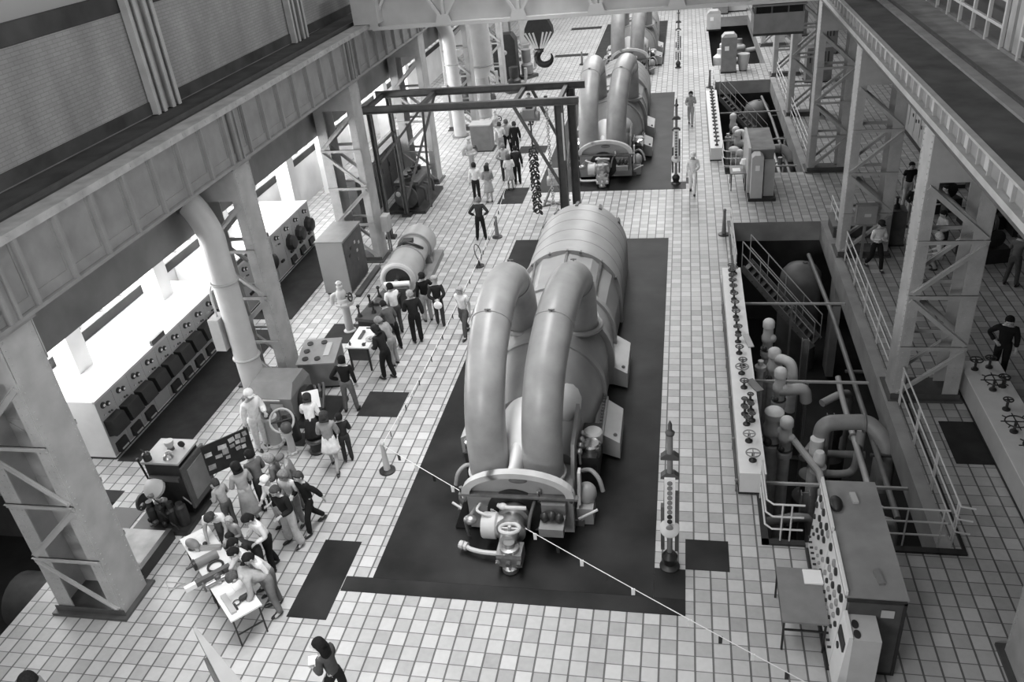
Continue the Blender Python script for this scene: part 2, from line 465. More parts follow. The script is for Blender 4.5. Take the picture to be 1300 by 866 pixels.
# ------------------------------------------------------------------ room shell
PITS = [(1.5, 4.72, 2.4, 19.2), (1.5, 4.72, 24.6, 40.8), (1.5, 4.72, 45.0, 62.0)]
HOLES = PITS + [(-20.0, -13.72, -9.0, 2.9)]
def floor_mesh():
    X0, X1, Y0, Y1 = -20.0, 14.0, -16.0, 80.0
    xs = sorted({X0, X1, *[h[k] for h in HOLES for k in (0,1)]}); ys = sorted({Y0, Y1, *[h[k] for h in HOLES for k in (2,3)]})
    xs = [x for x in xs if X0 <= x <= X1]; ys = [y for y in ys if Y0 <= y <= Y1]
    m = MB(); vs = {}
    def vt(x, y):
        if (x, y) not in vs: vs[(x, y)] = m.bm.verts.new((x, y, 0))
        return vs[(x, y)]
    for a, b in zip(xs, xs[1:]):
        for c, d in zip(ys, ys[1:]):
            mx, my = (a+b)/2, (c+d)/2
            if any(h[0] < mx < h[1] and h[2] < my < h[3] for h in HOLES): continue
            m._face([vt(a,c), vt(b,c), vt(b,d), vt(a,d)])
    return m
fo = floor_mesh().build('floor', M_TILE, smooth=0); fo['kind'] = 'structure'
for v_ in fo.data.polygons:
    if v_.normal.z < 0: v_.flip()

def pit(name, h, depth, lip=.75):
    x0, x1, y0, y1 = h
    t = .3
    m = MB()
    m.box(x0-t, x0, y0-t, y1+t, -lip, -.004); m.box(x1, x1+t, y0-t, y1+t, -lip, -.004)
    m.box(x0, x1, y0-t, y0, -lip, -.004); m.box(x0, x1, y1, y1+t, -lip, -.004)
    struct(m, 'floor_edge_'+name, M_CONC)
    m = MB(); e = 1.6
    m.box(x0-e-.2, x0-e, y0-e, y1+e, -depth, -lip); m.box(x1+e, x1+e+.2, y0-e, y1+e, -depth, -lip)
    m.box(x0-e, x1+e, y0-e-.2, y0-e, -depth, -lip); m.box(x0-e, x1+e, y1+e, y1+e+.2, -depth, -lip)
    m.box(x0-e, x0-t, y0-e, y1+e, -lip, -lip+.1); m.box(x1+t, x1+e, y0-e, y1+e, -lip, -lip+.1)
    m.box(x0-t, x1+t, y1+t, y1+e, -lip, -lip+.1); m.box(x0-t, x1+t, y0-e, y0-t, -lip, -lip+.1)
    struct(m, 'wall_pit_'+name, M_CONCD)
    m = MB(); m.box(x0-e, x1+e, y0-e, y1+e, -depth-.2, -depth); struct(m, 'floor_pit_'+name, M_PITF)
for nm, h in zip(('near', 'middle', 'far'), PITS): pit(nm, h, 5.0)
pit('side', (-20.0, -13.72, -9.0, 2.9), 3.5, .4)

# left wall above the side aisle, brick with dark ledge and clerestory sill
m = MB(); m.box(-13.35, -13.0, -16, 80, 4.74, 8.0); struct(m, 'wall_left_spandrel', mat('spandrel_paint', .2, .8, 0, .25, .8))
m = MB(); m.box(-13.35, -13.0, -16, 80, 8.0, 10.35); struct(m, 'wall_left', M_BRICK)
m = MB(); m.box(-13.0, -12.96, -16, 80, 8.02, 8.3); struct(m, 'trim_1', mat('soot_stained_plinth', .05, .9, 0, .45, 1.2))
m = MB(); m.box(-13.35, -13.0, -16, 80, 10.36, 10.75); struct(m, 'trim_2', mat('dark_ledge', .055, .85, 0, .4, 1))
m = MB(); m.box(-13.6, -13.2, -16, 80, 10.75, 14); struct(m, 'wall_left_clerestory', mat('clerestory_wall', .4, .8))
m = MB(); m.box(-17.3, -13.35, 1.0, 80, 4.7, 4.85); m.box(-17.3, -13.35, -16, 1.0, 4.62, 4.8); struct(m, 'ceiling_side_aisle', M_PLAST)
# outer wall of the side aisle: dark dado, ribbon windows with white posts
m = MB(); m.box(-17.4, -17.0, 2.9, 80, 0, 1.82); struct(m, 'wall_aisle', M_PLAST)
m = MB(); m.box(-17.4, -16.97, 2.9, 80, 1.82, 2.1); struct(m, 'wall_aisle_dado', mat('dark_dado', .03, .8, 0, .3, 2))
m = MB(); m.box(-17.4, -17.0, 2.9, 80, 4.3, 4.7); m.box(-17.4, -17.0, 2.9, 80, 2.1, 2.16); struct(m, 'wall_aisle_head', M_PLAST)
m = MB(); m.box(-20.2, -20.0, -16, 3.0, -.2, 4.7); m.box(-20, -17.0, 2.9, 3.1, 0, 4.7); struct(m, 'wall_aisle_end', M_MID)
for i in range(18):
    y0 = 2.9+i*4.2
    m = MB(); m.box(-17.3, -17.26, y0+.05, y0+4.15, 2.16, 4.3)
    w = m.build('window_%d' % (i+1), M_WINL, smooth=0); w['kind'] = 'structure'
    f = MB()
    for k in range(5): f.box(-17.26, -17.05, y0+k*1.02, y0+k*1.02+.08, 2.16, 4.3)
    f.box(-17.26, -17.1, y0, y0+4.2, 2.95, 3.03)
    f.build('window_frame', M_LIGHT, w, smooth=0)
# white concrete pillars of the aisle
for i, (y, w) in enumerate([(5.3,.6), (9.5,.6), (13.7,.6), (19.4,.6), (23.6,.6), (27.8,.6), (32,.6), (36.2,.6)]):
    m = MB(); m.box(-15.95-.6, -15.95, y, y+w, 0, 4.7); m.box(-15.95-.65, -15.9, y-.05, y+w+.05, 4.4, 4.7)
    o = m.build('pillar', M_PLAST, smooth=0); o['kind'] = 'structure'; o.name = 'pillar_aisle_%d' % (i+1)
# right side: brick wall above girder gallery, aisle wall below, far wall, wall behind
m = MB(); m.box(8.3, 8.6, -16, 80, 7.3, 14); struct(m, 'wall_right_upper', mat('right_upper_wall', .16, .8, 0, .2, .6))
m = MB(); m.box(13.0, 13.3, -16, 80, 0, 7.3); struct(m, 'wall_right', mat('right_aisle_wall', .2, .8, 0, .2, .6))
m = MB(); m.box(7.25, 13.3, -16, 80, 7.15, 7.32); struct(m, 'ceiling_right_aisle', M_CONC)
m = MB(); m.box(-20, 14, 80, 80.3, 0, 14); struct(m, 'wall_end', mat('end_wall', .6, .8))
m = MB(); m.box(-20.2, 14, -16.3, -16, -4, 14); struct(m, 'wall_behind', mat('rear_wall', .35, .8))

# ------------------------------------------------------------------ crane runway girders and laced steel columns
BAY = 8.45
COLY = [-.8+BAY*k for k in range(0, 8)]
def repeat(o, y0, y1, step):
    o.location.y = y0; y = y0+step
    while y < y1:
        c = o.copy(); COL.objects.link(c); c.parent = o.parent; c.location = (o.location.x, y, o.location.z); y += step
def girder_left():
    t = thing('crane_runway_girder', 'deep grey riveted crane runway girder along the brick wall above the switchboards', 'girder', (-11.35, 30, 6.55))
    w = MB(); w.box(-.06, 0, -46, 48, .06, 1.3); w.build('web', M_STEELD, t, smooth=0)
    f = MB(); f.box(-.45, .1, -46, 48, 0, .07); f.build('bottom_flange', M_STEELD, t, smooth=0)
    f = MB(); f.box(-.4, .1, -46, 48, 1.3, 1.45)
    r_ = random.Random(2)
    for k in range(180):
        y = -46+k*.52
        f.box(.1, .112, y, y+.05, 1.35, 1.4)
    f.build('top_flange', mat('flange_paint', .40, .7, 0, .2, 3, .1), t, smooth=0)
    s = MB(); s.box(0, .11, 0, .09, .07, 1.3); s.box(0, .018, -.05, .14, .071, 1.29)
    o = s.build('stiffener', M_STEELD, t, smooth=0); repeat(o, -34.0, 20, BAY/8)
    b = MB(); b.box(0, .09, .06, .2, .07, 1.3); b.box(0, .14, 0, .06, .071, 1.29); b.box(0, .14, .2, .26, .071, 1.29)
    o = b.build('splice_plate', M_STEELD, t, smooth=0); repeat(o, COLY[0]+.3-30, 48, BAY)
    b = MB(); b.box(0, .02, -46, 48, .08, .28)
    b.build('web_lower_strip', M_STEELD, t, smooth=0)
    wk = MB(); wk.box(-1.65, -.4, -46, 48, 1.38, 1.43); wk.build('walkway', M_SOOT, t, smooth=0)
    r = MB(); r.box(-.62, -.55, -46, 48, 1.43, 1.52); r.build('crane_rail', M_DARK, t, smooth=0)
    i_ = MB(); i_.box(-1.45, -.9, -46, 48, 0, 1.37); i_.build('rear_web', M_STEELD, t, smooth=0)
girder_left()
def girder_right():
    t = thing('crane_runway_girder', 'grey crane runway girder with dusty top walkway carried over the pit side columns', 'girder', (4.9, 30, 6.85))
    f = MB(); f.box(-.12, .5, -46, 48, 0, .07)
    f.build('bottom_flange', M_DARK, t, smooth=0)
    w = MB(); w.box(.02, .08, -46, 48, .07, .56); w.build('web', M_STEELD, t, smooth=0)
    e = MB(); e.box(-.12, .02, -46, 48, .07, .2); e.build('lower_angle', M_STEEL, t, smooth=0)
    s = MB(); s.box(-.045, .02, 0, .04, .2, .56)
    o = s.build('stiffener', M_STEEL, t, smooth=0); repeat(o, -32.0, 20, .62)
    p = MB(); p.box(.005, .02, .06, .36, .21, .55)
    o = p.build('cover_panel', M_LIGHT, t, smooth=0); repeat(o, -32.0, 20, 1.24)
    f = MB(); f.box(-.1, .03, -46, 48, .56, .61); f.build('top_flange', M_STEEL, t, smooth=0)
    p = MB(); p.box(.03, .98, -46, 48, .55, .6); p.build('top_plate', mat('oily_plate', .085, .85, 0, .35, 1.3, .1), t, smooth=0)
    r = MB(); r.box(.98, 1.22, -46, 48, .56, .66); r.build('rail_bed', mat('dusty_flange', .3, .8, 0, .15, 2), t, smooth=0)
    r = MB(); r.box(1.22, 1.3, -46, 48, .56, .72); r.build('crane_rail', M_DARK, t, smooth=0)
    wk = MB(); wk.box(1.3, 2.4, -46, 48, .52, .6); wk.build('walkway', M_TOPSL, t, smooth=0)
    wk = MB(); wk.box(2.3, 2.45, -46, 48, .6, .68); wk.build('kerb', mat('dusty_kerb', .26, .85, 0, .2, 2), t, smooth=0)
    b = MB(); b.box(.55, .95, -46, 48, 0, .55); b.build('rear_web', M_STEELD, t, smooth=0)
girder_right()

def column(loc, side, label, deep=0, top=6.55, first=True):
    """laced column: two riveted legs 1.46 m apart joined by lacing on both faces; side=+1 hall is towards +x of it"""
    t = thing('laced_column', label, 'column', loc, 0, 'laced steel columns carrying the crane runways')
    D = .8
    def leg(xi, sgn):      # sgn: +1 web on the +x side
        m = MB()
        xw = xi if sgn > 0 else xi
        m.box(xi-.02, xi+.02, 0, D, -deep if deep else .03, top)
        wd = .24
        a, b = (xi-wd, xi) if sgn > 0 else (xi, xi+wd)
        z0 = -deep if deep else .03
        m.box(a, b, -.012, .012, z0, top); m.box(a, b, D-.012, D+.012, z0, top)
        if not deep: m.box(a, b, -.02, D+.02, 0, .05)
        return m
    o = leg(.73*side, side).build('hall_side_leg', M_STEEL, t, smooth=0)
    rv = MB()
    zz = .25
    sx = side
    while zz < top-.1:
        for q in (.06, .17):
            rv.cbox((sx*(.73-q), -.016, zz), .026, .014, .026)
        for q in (.07, D-.07):
            rv.cbox((sx*.757, q, zz), .014, .026, .026)
        zz += .14
    rv.build('rivets', M_STEEL, o, smooth=0)
    dp = deep; deep2 = 0
    m = MB(); xi = -.73*side
    m.box(xi-.02, xi+.02, 0, D, .03, top)
    a, b = (xi, xi+.34*side) if side > 0 else (xi+.34*side, xi)
    a, b = min(a,b), max(a,b)
    m.box(a, b, -.012, .012, .03, top); m.box(a, b, D-.012, D+.012, .03, top)
    o = m.build('outer_leg', M_STEEL, t, smooth=0)
    rv = MB(); zz = .25
    while zz < top-.1:
        for q in (.06, .17, .28): rv.cbox((xi+side*q, -.016, zz), .026, .014, .026)
        zz += .14
    rv.build('rivets', M_STEEL, o, smooth=0)
    n = 4; z0 = .12; zt = 5.65; h = (zt-z0)/n
    for f, y in enumerate((-.03, D+.03)):
        for k in range(n+1):
            z = z0+h*k
            if k == n: continue
            if k > 0: 
                m = MB(); m.box(-.74, .74, y-.012, y+.012, z-.05, z+.05); m.box(-.74, .74, y-.05, y+.012, z+.035, z+.05); m.build('cross_bar', M_STEEL, t, smooth=0)
            za, zb = (z+.08, z+h-.08) if (k % 2 == 0) == (side > 0) else (z+h-.08, z+.08)
            m = MB(); m.beam((.66, y, za), (-.66, y, zb), .012, .13, (0,1,0)) if False else m.beam((.68, y, za), (-.68, y, zb), .13, .025, (0,1,0))
            m.beam((.68, y-.03, za+.06), (-.68, y-.03, zb+.06), .012, .06, (0,1,0))
            m.build('diagonal_brace', M_STEEL, t, smooth=0)
        m = MB(); m.box(-.75, .75, y-.012, y+.012, 5.68, top); m.build('gusset_plate', M_STEEL, t, smooth=0)
    m = MB(); m.box(-.86, .86, -.14, D+.14, 0, .06); m.box(-.8, .8, -.05, -.03, .06, .2)
    m.build('base_plate', M_DARK, t, smooth=0)
    m = MB(); m.box(-.8, .8, -.1, D+.1, top-.06, top); m.build('cap_plate', M_STEELD, t, smooth=0)
    return t
LN = ['nearest steel column beside the exhibit table of machine parts', 'steel column standing behind the big insulated pipe and green machine', 'steel column beside the tall grey control cupboard',
      'steel column behind the dark engine under the lifting frame', 'steel column beside the second tall white pipe', 'sixth steel column along the bright side aisle', 'seventh steel column along the bright side aisle', 'last steel column at the far end of the side aisle']
RN = ['steel column at the bottom corner beside the tiled walkway', 'steel column rising from the pit edge beside the white handwheel bench', 'steel column beside the grey junction box and pit railing',
      'steel column standing behind the second pit past the switchboard', 'steel column at the far end of the second pit', 'sixth column along the pit side beneath the crane cab', 'seventh column along the pit side', 'last column along the pit side']
for k, y in enumerate(COLY):
    column((-12.08, y, 0), 1, LN[k])
    column((5.63 if k else 5.95, y, 0), -1, RN[k], deep=(4.8 if k in (1, 2, 4, 6) else 0), top=6.85)
# upper steel posts standing on the runway against the brick
for k, y in enumerate(COLY):
    t = thing('wall_post', ['steel channel post against the brick wall by the camera', 'paired steel channel post crossing the near brick wall', 'paired steel channel post beyond the first bay of brick', 'paired steel channel post hidden by the travelling crane'][min(k,3)] if k < 4 else 'steel channel post against the far brick wall', 'post', (-12.98, y+.35, 8.0), 0, 'steel wall posts above the runway')
    for q in (-.34, .34):
        m = MB(); m.box(0, .18, q-.16, q-.12, 0, 6); m.box(0, .18, q+.12, q+.16, 0, 6); m.box(.06, .1, q-.12, q+.12, 0, 6); m.box(.18, .21, q-.2, q-.08, 0, 6); m.box(.18, .21, q+.08, q+.2, 0, 6)
        m.build('channel', M_STEEL, t, smooth=0)
    m = MB(); m.box(.0, .06, -.34, .34, 0, 6); m.build('back_plate', M_STEEL, t, smooth=0)
# gallery railing and wall posts on the right
for k, y in enumerate(COLY):
    t = thing('wall_post', 'pale steel post at the gallery beside the white railing' if k == 1 else 'pale steel post along the far gallery wall', 'post', (7.25, y+3.6, 7.45), 0, 'pale posts along the gallery')
    for q in (-.28, .28):
        m = MB(); m.box(0, .3, q-.18, q+.18, 0, 6); m.build('channel', M_STEEL, t, smooth=0)
    m = MB(); m.box(.1, .2, -.1, .1, 0, 6); m.build('web_plate', M_STEEL, t, smooth=0)
for k in range(len(COLY)-1):
    y0, y1 = COLY[k]+4.2, COLY[k+1]+2.95
    t = thing('gallery_railing', 'white railing of the gallery above the pit side walkway' if k == 2 else ('white gallery railing nearest the camera' if k == 0 else ('white gallery railing just past the pale wall post' if k == 1 else 'white gallery railing far along the wall')), 'railing', (7.22, y0, 7.47), 0, 'white gallery railings')
    n = 6
    for i in range(n+1):
        y = (y1-y0)*i/n
        m = MB(); m.box(-.04, .04, y-.05, y+.05, 0, 1.15); m.build('post', M_RAILW, t, smooth=0)
    for z in (.5, 1.1):
        m = MB(); m.box(-.035, .035, 0, y1-y0, z-.035, z+.035); m.build('rail', M_RAILW, t, smooth=0)

# ------------------------------------------------------------------ travelling crane bridge, hook block, driver's cab
t = thing('travelling_crane_bridge', 'pale lattice bridge of the travelling crane spanning the hall', 'crane', (-3.2, 19.0, 7.8))
m = MB(); m.box(-8.0, 8.0, .1, .16, .05, 2.2); m.build('plate_girder', mat('bridge_plate', .55, .6, 0, .08, 1.5), t, smooth=0)
m = MB(); m.box(-7.98, 8.0, -.14, .14, -.06, .06); m.build('lower_chord', M_RAILW, t, smooth=0)
m = MB(); m.box(-7.98, 8.0, -.14, .14, 2.1, 2.22); m.build('upper_chord', M_LIGHT, t, smooth=0)
n = 6; w = 16.0/n
for i in range(n+1):
    x = -8.0+w*i
    m = MB(); m.box(x-.05, x+.05, -.08, .08, .06, 2.1); m.build('vertical_strut', M_RAILW, t, smooth=0)
    m = MB(); m.prism([(x-.32,-.02), (x+.32,-.02), (x+.2,.32), (x-.2,.32)], 'y', -.16, -.13); m.build('gusset', M_RAILW, t, smooth=0)
    if i < n:
        m = MB(); m.beam((x, -.06, .1), (x+w/2, -.06, 2.1), .09, .09); m.beam((x+w, -.06, .1), (x+w/2, -.06, 2.1), .09, .09); m.build('diagonal', M_RAILW, t, smooth=0)
m = MB(); m.box(-8.5, -7.6, -.5, 2.8, .22, 1.2); m.build('end_carriage', M_LIGHT, t, smooth=0)
m = MB(); m.box(8.7, 9.4, .7, 2.8, -.08, .8); m.build('end_carriage', M_LIGHT, t, smooth=0)
m = MB(); m.box(-8.0, 8.0, 2.1, 2.2, -.02, 2.2); m.build('rear_girder', mat('bridge_plate', .5), t, smooth=0)
# hook block
t = thing('crane_hook_block', 'black crane hook block with white hazard stripes hanging from the bridge', 'hook', (-5.3, 19.5, 6.15))
def halfdisc(rx, z0, z1): return [(-rx*.3, z0), (rx*.3, z0), (rx, z0+(z1-z0)*.45), (rx*.95, z0+(z1-z0)*.65), (rx*.7, z0+(z1-z0)*.88), (rx*.3, z1), (-rx*.3, z1), (-rx*.7, z0+(z1-z0)*.88), (-rx*.95, z0+(z1-z0)*.65), (-rx, z0+(z1-z0)*.45)]
m = MB(); m.prism(halfdisc(.5, .5, 1.62), 'y', -.22, .22); bl = m.build('sheave_housing', M_BLACK, t)
for sx in (-1, 1):
    for q in (.06, .2, .34):
        m = MB(); m.beam((sx*(q*.45+.02), -.235, .56), (sx*(q+.12), -.235, 1.1), .065, .02, (0,1,0)); m.build('hazard_stripe', M_PAPER, bl, smooth=0)
m = MB(); m.cyl((0,0,.4), (0,0,.56), .12); m.build('swivel', M_DARK, t)
hp = [(0,0,.45), (0,0,.3), (.08,0,.2)]
hk = [(.0,0,.52), (.0,0,.42)]+[(.14+.27*math.cos(a), 0, .2+.25*math.sin(a)) for a in [math.radians(q) for q in range(150, 400, 20)]]
m = MB(); m.tube(hk, [.09,.09]+[.115]*8+[.1,.08,.06,.04,.02][:len(hk)-10], 10); m.build('hook', M_BLACK, t)
for sx in (-.3, .3):
    m = MB(); m.cyl((sx,0,1.5), (sx,0,3.6), .025, seg=6); m.build('hoist_cable', M_DARK, t)
# crane cab
t = thing('crane_cab', 'grey driver cab hanging under the crane bridge by the pit side columns', 'cab', (2.75, 19.6, 6.8))
m = MB(); m.box(-.8, .8, -.6, .6, 0, .62); m.build('lower_panels', M_MID, t, smooth=0)
m = MB(); m.box(-.8, .8, -.6, .6, -.08, 0); m.build('floor_frame', M_BLACK, t, smooth=0)
for x in (-.78, -.26, .26, .74):
    for y in (-.6, .55):
        m = MB(); m.box(x, x+.05, y, y+.05, .62, .84); m.build('window_post', M_DARK, t, smooth=0)
m = MB(); m.box(-.78, .78, -.58, -.57, .62, .84); m.build('window_glass', M_GLASSB, t, smooth=0)
m = MB(); m.box(-.85, .85, -.65, .65, .84, .9); m.build('roof', M_MID, t, smooth=0)
for x in (-.7, .7):
    m = MB(); m.box(x-.03, x+.03, -.5, -.44, .5, .93); m.build('hanger', M_STEEL, t, smooth=0)
# ------------------------------------------------------------------ turbine generators
def crossover(bm_pts, r):
    m = MB(); m.tube(bm_pts, r, 28); return m
def smooth_path(pts, n=6):
    P = [V(p) for p in pts]; out = []
    for i in range(len(P)-1):
        p0, p1, p2, p3 = P[max(i-1,0)], P[i], P[i+1], P[min(i+2,len(P)-1)]
        for k in range(n):
            t = k/n
            out.append(.5*((2*p1)+(p2-p0)*t+(2*p0-5*p1+4*p2-p3)*t*t+(3*p1-p0-3*p2+p3)*t**3))
    out.append(P[-1]); return out
def turbine(loc, label):
    t = thing('turbine_generator', label, 'turbine', loc, 0, 'turbine generators standing in line down the hall')
    # front casing with arched face plate
    m = MB(); m.arch([(2.2, 1.13, 1.12, .55, .1), (2.4, 1.12, 1.08, .42, .1), (2.62, 1.08, .8, .16, .1), (3.6, 1.02, .72, .16, .1)]); fc = m.build('front_casing', M_TURB, t)
    m = MB()
    outer = [(-1.19*math.cos(PI*k/20), 1.14+.60*math.sin(PI*k/20)) for k in range(21)]
    inner = [(-1.02*math.cos(PI*k/20), 1.14+.47*math.sin(PI*k/20)) for k in range(20,-1,-1)]
    for k in range(20):
        a, b = outer[k], outer[k+1]; c, d = inner[20-k], inner[19-k]
        m.hexa([(a[0],2.06,a[1]),(b[0],2.06,b[1]),(d[0],2.06,d[1]),(c[0],2.06,c[1]),(a[0],2.24,a[1]),(b[0],2.24,b[1]),(d[0],2.24,d[1]),(c[0],2.24,c[1])])
    m.build('arched_rim', mat('turbine_rim', .46, .45, 0, .1, 3), t)
    m = MB(); m.box(-1.26, 1.26, 2.06, 2.2, 1.08, 1.13); sf = m.build('split_flange', M_TURBD, t, smooth=0)
    for x in (-1.2, .45, 1.12):
        m = MB(); m.cyl((x,2.12,1.0), (x,2.12,1.28), .045, seg=8); m.build('flange_bolt', M_CHROME, sf)
    m = MB(); m.ball((.02, 2.2, 1.45), .2, .03, .075); m.build('name_plate', M_TURBD, t)
    m = MB(); m.cyl((-.1,2.21,.62), (-.1,2.14,.62), .6, seg=30); m.build('bearing_recess', M_BLACK, t)
    m = MB(); m.box(-1.3,1.3,2.5,3.7,0,.16); m.build('sole_plate', M_TURBD, t, smooth=0)
    # governor and stop-valve gear on the front
    m = MB(); m.lathe((-.1,2.15,.62), (0,-1,0), [(.3,0),(.34,.1),(.34,.22),(.26,.26),(.26,.5),(.32,.52),(.32,.6),(.2,.64),(.18,.9)], 20); g = m.build('governor_housing', M_BRASS, t)
    m = MB(); m.lathe((-.72,1.75,.6), (1,0,0), [(.0,0),(.26,0),(.28,.04),(.28,.3),(.22,.34),(.22,.55)], 20); m.build('oil_cylinder', M_LIGHT, t)
    m = MB(); m.torus((-.05,1.35,.92), (0,.25,1), .2, .04, 20, 8); m.cyl((-.05,1.35,.62), (-.05,1.35,.98), .035, seg=8); m.beam((-.25,1.35,.92),(.15,1.35,.92),.03,.03); m.build('handwheel', M_LIGHT, t)
    m = MB(); m.tube([(-.4,1.95,.98),(-.2,1.85,1.02),(0,1.85,1.02),(.2,1.9,.98)], .045, 8); m.ball((-.28,1.88,1.02), .1, .08, .07); m.build('control_rod', M_LIGHT, t)
    m = MB(); m.box(-.32,.2,1.02,1.42,.18,.5); m.lathe((-.06,1.2,.5),(0,0,1),[(.2,0),(.2,.08),(.12,.1),(.12,.2)],14); st = m.build('trip_valve_body', M_BRASS, t)
    for x in (-.28,-.06,.16):
        m = MB(); m.cyl((x,1.0,.34),(x,.9,.34),.05,seg=8); m.build('valve_bolt', M_CHROME, st)
    m = MB(); m.lathe((-.06,1.1,.04),(0,0,1),[(.17,0),(.17,.1),(.1,.14),(.1,.2)],14); m.build('valve_foot', M_BRASS, t)
    m = MB(); m.tube(smooth_path([(-.3,1.3,.25),(-.7,1.35,.22),(-1.0,1.45,.2),(-1.15,1.6,.2)],4), .05, 8); m.lathe((-1.05,1.5,.2),(-1,.3,0),[(.09,0),(.09,.06),(.05,.08),(.09,.1),(.09,.18)],10); m.build('drain_pipe', M_LIGHT, t)
    m = MB(); m.box(.5,1.0,1.55,2.1,.55,.75); m.box(.5,1.0,2.0,2.15,.55,1.0); bx = m.build('instrument_shelf', M_MID, t, smooth=0)
    for x,z in ((.6,.86),(.75,.9),(.9,.85)):
        m = MB(); m.ball((x,1.8,z), .1,.1,.12,10,6); m.build('gauge', M_BLACK, bx)
    m = MB(); m.tube(smooth_path([(-.8,2.0,.95),(-.8,1.75,.98),(-.55,1.7,.9),(-.5,1.8,.75)],4), .03, 8); m.build('oil_pipe', M_LIGHT, t)
    m = MB(); m.tube(smooth_path([(-1.12,1.95,.1),(-1.12,1.85,.6),(-1.0,1.85,.75),(-.9,2.1,.8)],4), .04, 8); m.ball((-.98,1.75,.72),.15,.12,.1); m.build('lube_pipe', M_BRASS, t)
    m = MB(); m.tube(smooth_path([(.35,2.1,1.0),(.32,1.75,.95),(.28,1.6,.7)],4), .035, 8); m.build('oil_pipe', M_DARK, t)
    m = MB(); m.hexa([(-1.5,2.2,.05),(-1.15,2.2,.05),(-1.15,2.5,.05),(-1.5,2.5,.05),(-1.22,2.2,.8),(-1.16,2.2,.8),(-1.16,2.5,.8),(-1.22,2.5,.8)]); m.build('side_bracket', M_BLACK, t, smooth=0)
    # two crossover steam pipes
    for nm, xb, xt in (('L', -.78, -.72), ('R', .42, .80)):
        path = [(xb,3.05,.35),(xb,3.05,1.5),(xb+(xt-xb)*.12,3.2,2.5),(xb+(xt-xb)*.3,3.75,3.35),(xb+(xt-xb)*.6,4.7,3.95),(xb+(xt-xb)*.85,5.7,4.12),(xt,6.5,3.95),(xt,7.15,3.45),(xt,7.5,2.8),(xt,7.6,2.0)]
        pp = smooth_path(path, 6)
        m = MB(); m.tube(pp, [.44-.015*(k/len(pp)) for k in range(len(pp))], 28); pipe = m.build('crossover_pipe', M_PIPE, t, smooth=60)
        m = MB(); m.torus((xb,3.05,1.02),(0,0,1),.455,.035,28,8); m.build('pipe_collar', M_LIGHT, pipe)
        m = MB(); m.cyl((xb,3.05,.1),(xb,3.05,1.0),.455,seg=28); m.build('pipe_nozzle', M_TURB, pipe)
        for f in (.42, .72):
            i = int(len(pp)*f); p, q = pp[i], pp[i+1]; d = (q-p).normalized()
            m = MB(); m.torus(p, d, .437, .012, 28, 6); m.build('weld_seam', M_TURB, pipe)
        for f in (.42, .68):
            i = int(len(pp)*f); p, q = pp[i], pp[i+1]; d = (q-p).normalized(); n = d.cross(V((1,0,0))); n = n if n.z > 0 else -n
            m = MB(); m.cyl(p+n*.4, p+n*.49, .02, seg=8); m.beam(p+n*.48+V((-.07,0,0)), p+n*.48+V((.07,0,0)), .03, .02); m.build('lifting_eye', M_TURBD, pipe)
        m = MB(); m.torus((xt,7.6,2.1),(0,0,1),.5,.07,28,8); m.build('inlet_flange', M_TURB, pipe)
    # high pressure cylinder: pale dome between the pipes, side gear
    m = MB(); m.ball((-.15,4.05,1.15), .62, .95, .95, 24, 14); m.build('dome_cover', M_TURBL, t, smooth=60)
    m = MB(); m.arch([(2.35,.16,1.1,.42,.2,-.18),(2.8,.14,1.1,.4,.2,-.18),(3.3,.2,1.1,.55,.2,-.18),(3.7,.35,1.1,.7,.2,-.16)]); m.build('saddle', M_TURBL, t)
    m = MB(); m.arch([(3.6,1.0,.9,.3,.1),(4.2,1.05,1.0,.5,.1),(4.9,1.1,1.0,.6,.1)]); m.build('high_pressure_casing', M_TURB, t)
    m = MB(); m.prism([(2.9,.3),(3.4,1.5),(4.6,1.75),(4.75,1.2),(4.2,.5)],'x',.98,1.06); m.build('side_cover_plate', M_TURB, t, smooth=0)
    m = MB(); m.prism([(2.55,.55),(2.75,1.25),(2.95,1.25),(2.85,.55)],'x',1.18,1.24); m.build('slotted_link', M_LIGHT, t, smooth=0)
    # valve gear on the right-hand flank (and mirrored)
    for sx in (1, -1):
        m = MB()
        m.box(min(sx*1.1,sx*1.5),max(sx*1.1,sx*1.5),3.6,4.9,.15,1.0); m.build('valve_chest', M_BLACK, t, smooth=0)
        for k,(y,z) in enumerate(((3.95,1.0),(4.4,1.0))):
            m = MB(); m.lathe((sx*1.35,y,z-.18),(0,0,1),[(.2,0),(.22,.03),(.22,.3),(.18,.34),(.06,.36)],18); m.build('servo_cylinder', M_CHROME if k==0 else M_LIGHT, t)
        for k in range(4):
            m = MB(); m.cyl((sx*1.15,3.5+.22*k,.9),(sx*1.15,3.5+.22*k,1.25),.03,seg=8); m.ball((sx*1.15,3.5+.22*k,1.25),.07,seg=8,rings=6); m.build('valve_spindle', M_BRASS, t)
        m = MB(); m.ball((sx*1.34,2.9,.6 if sx > 0 else .3),.22,.22,.26,16,10); m.box(min(sx*1.15,sx*1.5),max(sx*1.15,sx*1.5),2.55,3.0,.02,.45 if sx > 0 else .25); m.build('steam_chest', M_TURB if sx > 0 else M_TURBD, t)
        m = MB(); m.tube(smooth_path([(sx*1.2,3.4,.8),(sx*1.4,3.3,.9),(sx*1.58,3.2,.75),(sx*1.66,3.15,.45)],5),.05,10); m.build('steam_pipe', M_TURB, t)
        m = MB(); m.cyl((sx*1.2,2.4,.3),(sx*1.6,2.55,.45),.03,seg=8); m.build('lever', M_LIGHT, t)
    # low pressure cylinder: tapered hood with flange rings and bolted skirt
    m = MB(); m.arch([(4.7,1.05,.9,.95,.1),(5.3,1.25,.9,1.1,.1),(6.3,1.42,.95,1.4,.1)]); m.build('inlet_cone', M_TURB, t)
